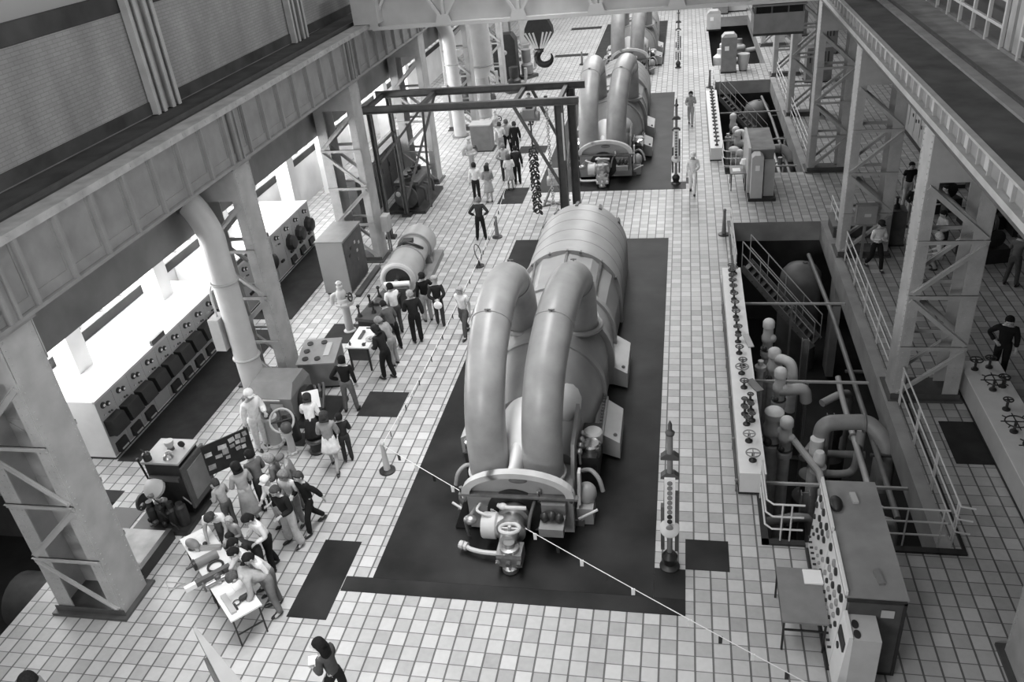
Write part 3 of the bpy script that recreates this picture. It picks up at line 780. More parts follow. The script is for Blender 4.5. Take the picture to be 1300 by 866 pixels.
    m = MB(); m.ball((.55,5.2,1.35),.5,.85,.5,18,10); m.build('side_bulge', M_TURBL, t, smooth=60)
    for y,w,z in ((6.3,1.5,1.46),(7.9,1.58,1.56),(9.1,1.55,1.52)):
        m = MB(); m.arch([(y,w,.92,z,.1),(y+.22,w,.92,z,.1)]); m.build('casing_flange', M_TURB, t)
    m = MB(); m.arch([(6.5,1.34,.95,1.3,.1),(7.9,1.42,.95,1.4,.1)]); m.build('low_pressure_casing', M_TURB, t)
    m = MB(); m.arch([(8.1,1.42,.95,1.4,.1),(9.1,1.46,.95,1.42,.1)]); m.build('exhaust_casing', M_TURB, t)
    m = MB(); m.arch([(9.3,1.38,.92,1.1,.1),(10.4,1.44,.92,1.38,.1),(11.45,1.48,.92,1.47,.1)], seg=6); m.build('exhaust_hood', mat('hood_grey', .30, .45, 0, .1, 1.5), t, smooth=10)
    for a in (50, 90, 130):
        ca, sa = math.cos(math.radians(a)), math.sin(math.radians(a))
        m = MB(); m.beam((1.42*ca,9.5,.94+1.2*sa),(1.52*ca,11.4,.94+1.5*sa),.07,.05,(ca,0,sa)); m.build('hood_rib', M_TURBD, t, smooth=0)
    m = MB(); m.hexa([(.55,8.3,2.05),(1.25,8.3,1.55),(1.15,8.9,1.7),(.5,8.9,2.2),(.75,8.4,2.4),(1.2,8.35,1.75),(1.1,8.9,1.85),(.7,8.9,2.4)]); m.build('pale_cover', M_TURBL, t, smooth=0)
    for sx in (1,-1):
        for (y0,y1) in ((4.75,6.5),(7.75,9.7)):
            m = MB(); a = sx*1.3; b = sx*1.92
            m.hexa([(a,y0+.25,.1),(b,y0,.1),(b,y1-.35,.1),(a,y1,.1),(a,y0+.25,.72),(b,y0,.55),(b,y1-.35,.55),(a,y1,.72)]); sk = m.build('skirt_box', mat('skirt_grey', .38,.5,0,.1,2), t, smooth=0)
            m = MB(); m.ball((b-sx*.12,y0+.25,.6),.05,seg=8,rings=5); m.build('cap_bolt', M_TURBD, sk)
        bz = MB()
        for k in range(11): bz.cyl((sx*1.46,4.95+k*.13,.72),(sx*1.46,4.95+k*.13,.9),.035,seg=6)
        bz.build('flange_bolts', M_TURBD, t)
        m = MB(); m.box(min(sx*1.36,sx*1.54),max(sx*1.36,sx*1.54),4.8,6.4,.66,.74); m.build('joint_flange', M_TURB, t, smooth=0)
    # generator barrel
    m = MB(); m.arch([(11.45,1.5,.92,1.5,.05),(15.2,1.5,.92,1.5,.05)], seg=32); br = m.build('generator_barrel', mat('generator_grey',.31,.42,0,.1,1.5), t)
    m = MB(); m.arch([(11.4,1.56,.92,1.56,.05),(11.55,1.56,.92,1.56,.05)], seg=32); fr = m.build('front_ring', M_TURB, t)
    for a in (25,50,75,90,110,135,158):
        ca, sa = math.cos(math.radians(a)), math.sin(math.radians(a))
        m = MB(); m.cyl((1.53*ca,11.35,.92+1.53*sa),(1.53*ca,11.46,.92+1.53*sa),.045,seg=8); m.build('ring_bolt', M_TURBD, fr)
    for y in (12.3,13.1,13.9,14.7):
        m = MB(); m.arch([(y,1.507,.92,1.507,.05),(y+.05,1.507,.92,1.507,.05)], seg=32); m.build('barrel_band', M_TURB, br)
    m = MB(); m.arch([(15.2,1.5,.92,1.5,.05),(15.5,1.42,.92,1.42,.05),(15.65,1.2,.92,1.2,.05)], seg=32); er = m.build('end_shield', M_TURB, t)
    for a in (35,65,95,125,150):
        ca, sa = math.cos(math.radians(a)), math.sin(math.radians(a))
        m = MB(); m.beam((1.5*ca,15.05,.92+1.5*sa),(1.45*ca,15.5,.92+1.45*sa),.1,.1,(ca,0,sa)); m.build('end_clamp', M_TURBD, er, smooth=0)
    m = MB(); m.lathe((0,15.6,.9),(0,1,0),[(.7,0),(.7,.8),(.5,.9),(.5,1.6),(.3,1.7)],24); m.build('exciter', M_TURB, t)
    m = MB(); m.box(-.5,.5,15.7,17.2,0,.5); m.build('exciter_bed', M_TURBD, t, smooth=0)
    return t
T1 = turbine((-3.6,0,.014), 'nearest turbine generator, with two big arching steam pipes, behind the flagged rope')
dup(T1, (-3.6,22.25,.014), label='middle turbine generator, just beyond the near generator barrel')
dup(T1, (-3.6,41.0,.014), label='farthest turbine generator, half hidden by the crane bridge')
tm = thing('coupling_guard', 'pale shaft guard box beside the middle turbine exciter', 'guard', (-3.6,40.0,0))
m = MB(); m.box(-.5,.5,-.3,.3,0,.5); m.build('body', M_MID, tm, smooth=0)
m = MB(); m.arch([(-.3,.3,.5,.25,.45),(.3,.3,.5,.25,.45)]); m.build('cover', M_LIGHT, tm)

# ------------------------------------------------------------------ rubber mats
def rmat(x0,x1,y0,y1,label,m=M_RUB,h=.012,group=None):
    b = MB(); b.box(-(x1-x0)/2,(x1-x0)/2,-(y1-y0)/2,(y1-y0)/2,0,h)
    return tag(b.build('rubber_mat', m, loc=((x0+x1)/2,(y0+y1)/2,.001), smooth=0), label, 'mat', group)
rmat(-6.5,-.78,.66,17.87,'big black rubber mat under the nearest turbine')
rmat(-7.07,-.17,.26,.655,'long dark rubber strip laid across the front of the nearest turbine mat')
rmat(-.777,-.17,.658,1.43,'small black mat under the foot of the nearest gauge column')
rmat(-.17,.69,1.45,2.29,'square black mat beside the nearest gauge column, on the tiles')
rmat(-7.93,-7.09,-.5,1.65,'long black mat between the exhibit table and the nearest turbine',)
rmat(-8.86,-7.71,6.28,7.45,'square grey mat on the tiles beside the man in the black sweater', M_MAT2)
rmat(5.75,6.55,5.15,6.75,'dark mat between the pit railing and the handwheel bench', M_MAT2)
rmat(-14.66,-13.05,4.0,10.9,'long dark mat in front of the near switchboard', M_MAT2)
rmat(-14.66,-13.05,11.6,17.6,'long dark mat in front of the second switchboard', M_MAT2)
rmat(-6.5,-.78,22.95,38.9,'big black rubber mat under the middle turbine')
rmat(-.78,-.15,22.95,23.8,'small black mat under the second gauge column')
rmat(-.15,.3,23.6,24.3,'square black mat beside the second gauge column')
rmat(-6.5,-1.6,46.3,62,'big black mat under the farthest turbine', M_MAT2)
rmat(-8.0,-6.9,21.7,23.6,'dark mat under the hoist frame beside the visitors', M_MAT2)
rmat(-9.4,-7.0,50.3,51.1,'dark floor mat beyond the hook, near the small bollard', M_MAT2)
rmat(-9.4,-6.9,60.4,61.4,'most distant dark floor mat, under the crane bridge', M_MAT2)
rmat(-11.4,-9.85,10.1,11.3,'grey mat under the white valve pedestal', M_MAT2)
rmat(-13.6,-12.8,1.3,2.3,'grey mat between the nearest column and the dark engine', mat('grey_mat',.16,.8))
rmat(-8.3,-6.9,28.5,29.6,'dark mat beyond the hoist frame', M_MAT2)
# ------------------------------------------------------------------ switchboards of the side aisle
ORD = ['first','second','third','fourth','fifth','sixth','seventh','eighth','ninth','tenth','eleventh','twelfth']
def cubicle(loc, w, style, label, tall=False, lower=True, big=1.0, group='near switchboard units'):
    t = thing('switch_cabinet', label, 'cabinet', loc, 0, group)
    h = 1.8
    m = MB(); m.box(-2.28, -.012, .006, w-.006, .06, h); m.build('body', M_WHITE, t, smooth=0)
    m = MB(); m.box(-.012, .0, .012, w-.012, .1, h-.05); m.build('front_panel', mat('switch_front', .36, .45, 0, .04, 3), t, smooth=0)
    m = MB(); m.box(-2.2, -.03, 0, w, 0, .06); m.build('plinth', M_BLACK, t, smooth=0)
    m = MB(); m.box(-.05, .012, 0, w, h-.05, h+.012); m.build('top_edge', M_LIGHT, t, smooth=0)
    if tall:
        m = MB(); m.box(-.08, .0, .02, w-.02, h, h+.16); m.build('raised_head_panel', M_DARK, t, smooth=0)
    c = w/2
    for q, z, r in ((-.1,1.56,.085), (.08,1.5,.07)):
        m = MB(); m.lathe((0,c+q,z),(1,0,0),[(r,0),(r,.03),(r*.8,.045)],16); g = m.build('meter', M_BLACK, t)
        m = MB(); m.ball((.045,c+q+.01,z-.01),.006,r*.55,r*.45,10,6); m.build('dial_face', M_PAPER, g)
    for q, z in ((-.16,1.3),(.02,1.27),(.12,1.25)):
        m = MB(); m.lathe((0,c+q,z),(1,0,0),[(.03,0),(.03,.03)],10); m.build('lamp', M_DARK if q > -.1 else M_LIGHT, t)
    if style == 'box':
        m = MB(); m.hexa([(0,c-.29,.7),(.3,c-.27,.76),(.3,c+.27,.76),(0,c+.29,.7),(0,c-.29,1.18),(.22,c-.27,1.16),(.22,c+.27,1.16),(0,c+.29,1.18)]); m.build('breaker_box', M_BLACK, t, smooth=0)
    elif style == 'round':
        m = MB(); m.lathe((0,c,.98),(1,0,0),[(.3,0),(.3,.16),(.24,.24),(.12,.26)],8); m.build('breaker_drum', M_BLACK, t, smooth=20)
    m = MB(); m.box(0,.07,c-.1,c+.1,.58,.66); m.build('terminal_block', M_BLACK, t, smooth=0)
    if lower:
        m = MB(); m.hexa([(0,c-.2,.14),(.1,c-.2,.14),(.1,c+.2,.14),(0,c+.2,.14),(0,c-.2,.42),(.06,c-.2,.42),(.06,c+.2,.42),(0,c+.2,.42)]); b = m.build('lower_cover', M_BLACK, t, smooth=0)
        m = MB(); m.box(.1,.125,c-.13,c+.13,.18,.22); m.build('handle', M_LIGHT, b, smooth=0)
    return t
for k in range(10):
    cubicle((-14.7, 4.06+k*.684, 0), .684, 'box', '%s white switch cabinet of the near row%s' % (ORD[k], ', counted from its plain white end' if k else ', closing the row with a plain white end'), tall=(k == 4), lower=(k != 3), big=.92)
for k in range(7):
    st = {0:'plain',1:'plain',2:'round',3:'plain',4:'round',5:'round',6:'round'}[k]
    cubicle((-14.7, 11.9+k*.86, 0), .86, st, '%s white switch cabinet of the second row beyond the insulated pipe' % ORD[k], tall=(k < 3), lower=(k > 3), group='second switchboard units')
# dark cubicles further up the aisle
for k in range(7):
    t = thing('switch_cubicle', '%s tall dark grey cubicle in the row behind the lifting frame' % ORD[k], 'cabinet', (-13.1, 19.2+k*1.0, 0), 0, 'dark cubicles behind the lifting frame')
    m = MB(); m.box(-.7,0,.01,.99,.08,2.1); m.build('body', M_DARK, t, smooth=0)
    m = MB(); m.box(0,.02,.06,.94,.15,1.0); m.build('lower_door', M_DARK, t, smooth=0)
    m = MB(); m.box(0,.02,.06,.94,1.06,2.0); m.build('upper_door', M_DARK, t, smooth=0)
    m = MB(); m.box(.02,.05,.1,.14,1.3,1.5); m.build('handle', M_BLACK, t, smooth=0)
    m = MB(); m.box(-.65,-.03,0,1.0,0,.08); m.build('plinth', M_BLACK, t, smooth=0)
# grey control cupboard beside the third column
t = thing('control_cupboard', 'tall grey cupboard with dark panel door beside the third steel column', 'cupboard', (-12.0,14.3,0))
m = MB(); m.box(-.5,.46,-.9,.9,.06,1.95); m.build('body', mat('cupboard_grey',.26,.5,0,.05,2), t, smooth=0)
m = MB(); m.box(.46,.485,-.85,.85,.1,1.88); dr = m.build('door', M_DARK, t, smooth=0)
m = MB(); m.box(-.52,.5,-.92,.92,1.95,2.0); m.build('top', M_MID, t, smooth=0)
m = MB(); m.box(-.45,.4,-.88,.88,0,.06); m.build('plinth', M_BLACK, t, smooth=0)
for y,z in ((-.3,1.5),(.1,1.55),(.45,1.4),(-.5,1.3),(.2,1.2)):
    m = MB(); m.cbox((.49,y,z),.02,.12,.1); m.build('meter', M_BLACK if y < 0 else M_LIGHT, dr, smooth=0)
m = MB(); m.cbox((.5,.1,.9),.03,.03,.12); m.build('handle', M_CHROME, dr, smooth=0)
t = thing('floor_duct', 'dark low duct on the floor along the tall grey cupboard', 'duct', (-11.25,14.3,0))
m = MB(); m.box(-.08,.08,-1.1,1.2,0,.1); m.build('body', M_BLACK, t, smooth=0)
m = MB(); m.box(-.1,.1,-1.12,1.22,.1,.13); m.build('cover_strip', M_DARK, t, smooth=0)
t = thing('junction_box', 'pale junction box with cables on the third steel column', 'box', (-11.06,16.5,1.1))
m = MB(); m.box(-.12,.14,-.2,.2,0,.6); m.build('body', M_LIGHT, t, smooth=0)
m = MB(); m.box(.14,.16,-.17,.17,.04,.56); m.build('cover', M_STEEL, t, smooth=0)
for q in (-.1,.1):
    m = MB(); m.cyl((.02,q,0),(.02,q,-1.07),.03,seg=8); m.build('cable', M_MID, t)

# ------------------------------------------------------------------ large insulated pipes
def big_pipe(loc, label):
    t = thing('insulated_pipe', label, 'pipe', loc, 0, 'large white insulated pipes')
    p = smooth_path([(0,0,0),(0,0,2.5),(0,0,4.4),(-.02,.02,5.1),(-.25,.05,5.7),(-.6,.1,6.1)],6)
    m = MB(); m.tube(p,.33,28); b = m.build('lagged_pipe', mat('pipe_cladding',.56,.42,0,.06,2), t, smooth=60)
    m = MB(); m.tube([(-.42,.08,5.85),(-.85,.1,6.3)],.35,24); m.build('dark_elbow', M_DARK, b)
    for z in (1.45, 3.75):
        m = MB(); m.torus((0,0,z),(0,0,1),.34,.04,28,8); m.build('collar', M_STEEL, t)
    m = MB(); m.cyl((0,0,0),(0,0,.06),.45,seg=28); m.build('floor_flange', M_MID, t)
    m = MB(); m.box(-.62,-.32,-.35,.15,1.8,2.75); m.build('side_box', M_LIGHT, t, smooth=0)
    m = MB(); m.tube(smooth_path([(-.45,-.1,2.75),(-.45,-.1,3.4),(-.36,0,3.75)],4),.03,8); m.build('conduit', M_LIGHT, t)
    return t
BP = big_pipe((-12.02,6.95,0), 'fat white insulated pipe in front of the second steel column')
dup(BP, (-12.0,31.9,0), label='white insulated pipe seen through the lifting frame')
t = thing('hopper_duct', 'fat pale vertical duct with tapered foot beyond the second white pipe', 'duct', (-11.4,35.5,0))
m = MB(); m.lathe((0,0,2.2),(0,0,1),[(.4,0),(.72,.7),(.72,6)],24); m.build('duct_body', mat('pipe_cladding',.5), t)
m = MB(); m.cyl((0,0,0),(0,0,2.25),.42,seg=20); m.build('lower_pipe', M_STEEL, t)
m = MB(); m.torus((0,0,2.9),(0,0,1),.72,.05,24,8); m.build('ring', M_STEELD, t)
t = thing('vertical_duct', 'narrow grey vertical pipe rising behind the black round-topped cabinet', 'pipe', (-11.0,47.6,0))
m = MB(); m.cyl((0,0,0),(0,0,9),.3,seg=20); m.build('pipe_body', M_STEEL, t)
for z in (1.5,4,6.5):
    m = MB(); m.cyl((0,0,z),(0,0,z+.1),.46,seg=20); m.build('flange', M_STEELD, t)
t = thing('engine_cabinet', 'black round-topped cabinet standing far behind the lifting frame', 'cabinet', (-11.6,43.9,0))
m = MB(); m.prism([(-.75,.1),(.75,.1),(.75,2.6),(.5,3.0),(-.5,3.0),(-.75,2.6)],'y',-.5,.5); m.build('body', M_BLACK, t)
m = MB(); m.ball((0,-.52,1.9),.2,.05,.16); m.build('dial', M_LIGHT, t)
m = MB(); m.box(-.8,.8,-.55,.55,0,.1); m.build('base', M_DARK, t, smooth=0)
for k,(x,y,h) in enumerate(((-12.6,36.8,2.2),(-12.2,39.5,1.6),(-10.6,41.0,1.3),(-10.4,44.6,1.6))):
    t = thing('pump_set', ['upright pump beside the hopper duct foot','low pump set past the hopper duct','small pump standing near the black round-topped cabinet','tall pump against the far side aisle'][k], 'pump', (x,y,0), .3*k)
    m = MB(); m.box(-.6,.6,-.4,.4,0,.2); m.build('base', M_DARK, t, smooth=0)
    m = MB(); m.lathe((0,0,.2),(0,0,1),[(.3,0),(.4,.1),(.4,h*.4),(.25,h*.5),(.3,h*.6),(.3,h)],18); m.build('motor', M_MID if k%2 else M_BLACK, t)
    m = MB(); m.tube(smooth_path([(.3,0,.5),(.7,0,.5),(.8,0,1.0),(.8,0,h)],4),.1,10); m.build('pipe', M_STEEL, t)

# ------------------------------------------------------------------ machines and exhibits by the second column
t = thing('green_pump_unit', 'squat grey machine housing with hipped lid in front of the fat white pipe', 'machine', (-10.95,6.35,0))
m = MB(); m.box(-.8,.62,-.6,.65,.12,.86); m.build('housing', mat('machine_grey',.19,.4,0,.1,3), t, smooth=0)
m = MB(); m.hexa([(-.8,-.6,.86),(.62,-.6,.86),(.62,.65,.86),(-.8,.65,.86),(-.62,-.2,1.14),(.56,-.2,1.14),(.56,.5,1.14),(-.62,.5,1.14)]); m.build('hipped_lid', M_MID, t, smooth=0)
m = MB(); m.box(.0,.35,-.63,-.6,.5,.7); m.build('name_plate', M_STEEL, t, smooth=0)
m = MB(); m.box(-.2,.3,-.64,-.6,.8,.84); m.build('hinge_strip', M_LIGHT, t, smooth=0)
m = MB(); m.box(-.85,1.6,-.7,.7,0,.12); m.build('bed_plate', M_BLACK, t, smooth=0)
m = MB(); m.lathe((.62,.0,.5),(1,0,0),[(.32,0),(.38,.08),(.38,.22),(.22,.28),(.22,.55),(.16,.6)],20); m.build('flywheel_coupling', M_BLACK, t)
for k in range(3):
    m = MB(); m.tube(smooth_path([(.75+.15*k,.35,.35),(.8+.15*k,.38,.62+.06*k),(1.0+.12*k,.1,.72),(1.1+.1*k,-.3,.4)],4),.04,8); m.build('pipe', M_DARK, t)
m = MB(); m.ball((1.0,-.2,.42),.32,.28,.3,14,8); m.build('pump_casing', M_DARK, t)
t = thing('notice_sheet', 'white notice sheet propped on the dark pump beside the grey housing', 'notice', (-9.75,5.75,.72), math.radians(25))
m = MB(); m.cbox((0,0,.16),.42,.02,.5,0,math.radians(-50)); m.build('sheet', M_PAPER, t, smooth=0)
m = MB(); m.beam((0,.05,.15),(0,.25,-.2),.03,.03); m.build('prop', M_BLACK, t, smooth=0)
t = thing('spoked_wheel_stand', 'pale spoked wheel on a dark stand below the grey machine housing', 'wheel', (-10.1,4.75,0))
m = MB(); m.torus((0,-.05,.95),(.2,-.8,.55),.3,.03,28,8); m.build('rim', M_LIGHT, t)
d_ = V((.2,-.8,.55)).normalized(); u_ = d_.cross(V((1,0,0))).normalized(); w_ = d_.cross(u_)
for k in range(4):
    a = PI/4*k*2+.3; q = (u_*math.cos(a)+w_*math.sin(a))*.29
    m = MB(); m.cyl(V((0,-.05,.95)), V((0,-.05,.95))+q, .022, seg=6); m.build('spoke', M_BLACK, t)
m = MB(); m.cyl((0,.05,.9),(0,.4,.7),.12,seg=14); m.cyl((0,.4,.0),(0,.4,.75),.14,seg=14); m.build('stand', M_BLACK, t)
m = MB(); m.box(-.3,.3,.15,.65,0,.05); m.build('foot', M_BLACK, t, smooth=0)
def white_stand(loc, label, h=.85, r=.17, lean=0):
    t = thing('valve_stand', label, 'stand', loc)
    m = MB(); m.lathe((0,0,0),(0,0,1),[(r*1.5,0),(r*1.5,.05),(r,.08),(r*.85,h),(r*1.2,h+.02),(r*1.2,h+.08)],20); m.build('pillar', M_LIGHT, t)
    m = MB()
    for k in range(8): m.cyl((r*1.3*math.cos(PI*k/4),r*1.3*math.sin(PI*k/4),.05),(r*1.3*math.cos(PI*k/4),r*1.3*math.sin(PI*k/4),.08),.025,seg=6)
    m.build('bolt_ring', M_STEEL, t)
    m = MB(); m.ball((0,0,h+.2),.15,.15,.16); m.build('valve_head', M_DARK, t)
    return t
white_stand((-10.6,4.95,0), 'thick white valve stand behind the figure in white overalls', .8, .17)
white_stand((-9.98,4.62,0), 'slim white valve stand under the pale spoked wheel', .6, .1)
t = thing('round_stool', 'black round drum seat on the tiles by the woman in the white skirt', 'stool', (-9.35,4.75,0))
m = MB(); m.lathe((0,0,0),(0,0,1),[(.22,0),(.22,.05),(.17,.08),(.17,.3),(.24,.34),(.24,.4),(.2,.43)],20); m.build('drum', M_BLACK, t)
m = MB(); m.torus((0,0,.37),(0,0,1),.24,.02,20,6); m.build('rim', M_DARK, t)
t = thing('control_desk', 'grey box desk with round dials on top beside the man in the black sweater', 'desk', (-10.4,8.05,0), math.radians(8))
m = MB(); m.hexa([(-.5,-.5,.08),(.5,-.5,.08),(.5,.5,.08),(-.5,.5,.08),(-.55,-.55,.85),(.5,-.55,.85),(.5,.55,1.0),(-.55,.55,1.0)]); m.build('body', M_MID, t, smooth=0)
m = MB(); m.hexa([(-.58,-.58,.85),(.53,-.58,.85),(.53,.58,1.0),(-.58,.58,1.0),(-.58,-.58,.89),(.53,-.58,.89),(.53,.58,1.04),(-.58,.58,1.04)]); tp = m.build('top', mat('desk_top',.27,.5,0,.1,3), t, smooth=0)
for x,y in ((-.35,-.35),(-.38,.0),(-.36,.35),(.0,-.36),(.05,.38)):
    z = .89+.15*(y+.58)/1.16
    m = MB(); m.lathe((x,y,z),(0,-.13,1),[(.09,0),(.09,.03)],16); m.build('dial', M_BLACK, tp)
m = MB(); m.cbox((.22,.05,.985),.16,.6,.02,0,.13); m.build('slot_plate', M_LIGHT, tp, smooth=0)
m = MB(); m.box(-.45,.55,-.45,.6,0,.08); m.build('plinth', M_BLACK, t, smooth=0)
t = thing('exhibit_table', 'small white-topped table with dark apron beside the white valve pedestal', 'table', (-9.5,9.1,0))
m = MB(); m.box(-.33,.38,-.62,.62,.78,.82); m.build('tabletop', M_WHITE, t, smooth=0)
m = MB(); m.box(-.26,.32,-.56,-.52,.35,.78); m.build('apron', M_DARK, t, smooth=0)
for x in (-.26,.32):
    for y in (-.54,.54):
        m = MB(); m.box(x-.025,x+.025,y-.025,y+.025,0,.78); m.build('leg', M_BLACK, t, smooth=0)
def item(name,label,cat,loc,parts,rotz=0,group=None):
    t = thing(name,label,cat,loc,rotz,group)
    for nm,mb,mm in parts: mb.build(nm,mm,t)
    return t
item('steel_bar','flat dark bar lying on the small white-topped table','bar',(-9.55,9.15,.82),[('bar',MB().cbox((0,0,.02),.1,.4,.04),M_DARK),('end_boss',MB().cyl((0,.22,0),(0,.22,.06),.05),M_DARK)])
item('steel_fitting','small dark fitting at the near end of the white-topped table','fitting',(-9.3,8.62,.82),[('body',MB().lathe((0,0,0),(0,0,1),[(.05,0),(.06,.05),(.03,.08)],12),M_BLACK),('stem',MB().cyl((0,0,.05),(.08,0,.1),.015),M_DARK)])
item('steel_fitting','small pin at the corner of the white-topped table','fitting',(-9.72,8.62,.82),[('pin',MB().cyl((0,0,0),(0,0,.12),.025),M_DARK),('collar',MB().cyl((0,0,.04),(0,0,.06),.04),M_DARK)])
item('steel_fitting','dark rod at the far end of the white-topped table','fitting',(-9.45,9.6,.82),[('rod',MB().cyl((-.1,0,.02),(.1,0,.02),.02),M_BLACK),('nut',MB().cyl((.1,0,.02),(.13,0,.02),.035),M_DARK)])
item('sample_tray','pale dish of parts on the small white-topped table','dish',(-9.2,8.95,.82),[('dish',MB().lathe((0,0,0),(0,0,1),[(.1,0),(.16,.04),(.15,.05),(.1,.02)],16),M_LIGHT),('part',MB().ball((0,0,.05),.07,.06,.04),M_BRASS)])
# dark bench with upright handles
t = thing('lever_bench', 'low dark bench with upright levers, visitors crowding round it', 'bench', (-9.85,11.5,0), math.radians(-8))
m = MB(); m.box(-.35,.35,-.95,.95,.5,.6); m.build('bench_top', M_DARK, t, smooth=0)
m = MB(); m.box(-.3,.3,-.9,.9,.0,.5); m.build('base', M_BLACK, t, smooth=0)
for k,(x,y) in enumerate(((-.25,-.8),(-.22,-.1),(-.2,.5),(.15,.7),(.1,-.5))):
    m = MB(); m.cyl((x,y,.6),(x,y,.95),.03,seg=8); m.ball((x,y,.97),.06,seg=10,rings=6); m.lathe((x,y,.6),(0,0,1),[(.09,0),(.06,.1)],12); m.build('lever', M_BLACK, t)
m = MB(); m.lathe((-.05,.1,.6),(0,0,1),[(.16,0),(.18,.1),(.1,.18)],16); m.build('hub', M_DARK, t)
item('document_roll','white roll of paper at the far end of the dark lever bench','paper',(-9.45,12.55,.8),[('roll',MB().cyl((-.5,0,0),(.35,.1,0),.09,seg=16),M_PAPER),('rest',MB().box(-.4,.3,-.12,.15,-.8,-.08),M_DARK)])
# white valve pedestal
def valve_ped(loc, label, gr='white valve pedestals'):
    t = thing('valve_pedestal', label, 'valve', loc, 0, gr)
    m = MB(); m.lathe((0,0,0),(0,0,1),[(.2,0),(.2,.04),(.13,.07),(.13,.95),(.17,.98)],20); m.build('pillar', M_LIGHT, t)
    m = MB(); m.lathe((0,0,.98),(0,0,1),[(.3,0),(.3,.07),(.22,.1),(.2,.2)],20); fl = m.build('flange', M_LIGHT, t)
    for k in range(8): 
        m = MB(); m.cyl((.26*math.cos(PI*k/4),.26*math.sin(PI*k/4),.96),(.26*math.cos(PI*k/4),.26*math.sin(PI*k/4),1.1),.025,seg=6); m.build('bolt', M_STEEL, fl)
    m = MB(); m.ball((-.05,0,1.3),.17,.17,.22); m.lathe((-.05,0,1.45),(0,0,1),[(.1,0),(.1,.15),(.07,.16),(.07,.25),(.1,.27),(.05,.32)],14); m.build('valve_body', M_LIGHT, t)
    m = MB(); m.tube(smooth_path([(-.1,0,1.35),(-.3,-.05,1.3),(-.36,-.05,1.15),(-.36,-.05,1.0)],4),[.07]*13,10); m.build('side_branch', M_LIGHT, t)
    m = MB(); m.torus((.26,-.05,1.25),(1,0,.2),.13,.025,16,6); m.cyl((.05,0,1.25),(.28,-.05,1.25),.03,seg=8); m.build('handwheel', M_BLACK, t)
    return t
VP = valve_ped((-10.7,10.88,0), 'white valve pedestal on a grey mat between cupboard and white-topped table')
dup(VP, (-9.9,25.6,0), rotz=.5, label='white valve pedestal beyond the lifting frame')
dup(VP, (-9.6,30.2,0), rotz=1.2, label='small pale valve pedestal behind the far grey box')
# electric motor / rotor casing
t = thing('motor_generator', 'pale round motor casing with dark open end, pointing up the hall', 'motor', (-9.6,13.0,0), math.radians(3))
m = MB(); m.lathe((0,0,.78),(0,1,0),[(.42,-.02),(.62,0),(.64,.12),(.6,.2),(.58,1.2),(.6,1.25),(.6,1.4),(.52,1.5),(.52,2.4),(.62,2.45),(.62,3.3),(.5,3.5),(.2,3.55)],30); m.build('casing', mat('motor_grey',.36,.5,0,.08,2), t)
m = MB(); m.torus((0,-.02,.78),(0,1,0),.52,.1,30,10); m.build('front_ring', M_LIGHT, t)
m = MB(); m.cyl((0,-.05,.78),(0,-.02,.78),.44,seg=26); m.build('open_bore', M_BLACK, t)
m = MB(); m.cyl((0,-.25,.78),(0,0,.78),.1,seg=12); m.build('shaft_end', M_CHROME, t)
for sx in (-1,1):
    m = MB(); m.box(min(sx*.35,sx*.75),max(sx*.35,sx*.75),.1,3.6,0,.22); m.build('skid', M_MID, t, smooth=0)
for y in (.3,1.3,2.4):
    m = MB(); m.prism([(-.6,.2),(.6,.2),(.45,.75),(-.45,.75)],'y',y,y+.25); m.build('saddle', M_MID, t, smooth=0)
for y in (1.32,2.44):
    m = MB(); m.torus((0,y,.78),(0,1,0),.61,.035,30,8); m.build('band', M_STEELD, t)
m = MB(); m.tube(smooth_path([(-.35,1.5,1.25),(-.1,1.6,1.42),(.3,1.6,1.3),(.45,1.9,1.05)],4),.05,8); m.box(-.2,.15,1.7,2.0,1.25,1.42); m.build('terminal_box', M_BLACK, t)

# ------------------------------------------------------------------ dark lifting frame with hoist and chains
t = thing('lifting_frame', 'dark steel lifting frame straddling the visitors beyond the near turbine', 'frame', (-8.1,19.45,0))
xl, xr, yf, yb = -3.55, 3.5, -1.15, 1.15
for x,y,w,nm in ((xl,yf,.17,'post'),(xl,yb,.17,'post'),(xr,yf,.3,'post'),(xr+.15,yb,.3,'post')):
    m = MB(); m.box(x-w/2,x-w/2+.03,y-w/2,y+w/2,.1,4.95); m.box(x+w/2-.03,x+w/2,y-w/2,y+w/2,.1,4.95); m.box(x-w/2,x+w/2,y-.015,y+.015,.1,4.95); m.build(nm, M_DARK, t, smooth=0)
    m = MB(); m.box(x-.2,x+.2,y-.16,y+.16,0,.1); m.cyl((x-.1,y-.12,.0),(x-.1,y+.12,.0001),.001,seg=4) if False else None; m.build('foot', M_BLACK, t, smooth=0)
for y in (yf,yb):
    m = MB(); m.box(xl-.5,xr+.7,y-.09,y+.09,5.18,5.21); m.box(xl-.5,xr+.7,y-.09,y+.09,4.95,4.98); m.box(xl-.5,xr+.7,y-.015,y+.015,4.98,5.18); m.build('main_beam', M_DARK, t, smooth=0)
for x in (xl-.2, xl+1.9, 1.9, xr):
    m = MB(); m.box(x-.07,x+.07,yf,yb,4.97,5.12); m.build('cross_beam', M_DARK, t, smooth=0)
for x in (xl,xr):
    for ya,yb2 in ((yf,yb),(yb,yf)):
        pass
m = MB(); m.beam((xl+.05,yf,3.0),(xl+1.9,yf,4.95),.08,.08); m.build('knee_brace', M_DARK, t, smooth=0)
m = MB(); m.beam((xl+.05,yb,.6),(xl+1.9,yb,4.95),.09,.09); m.build('knee_brace', M_DARK, t, smooth=0)
m = MB(); m.beam((xl+1.1,yb,.4),(xl+2.0,yf+.2,4.95),.09,.09); m.build('knee_brace', M_DARK, t, smooth=0)
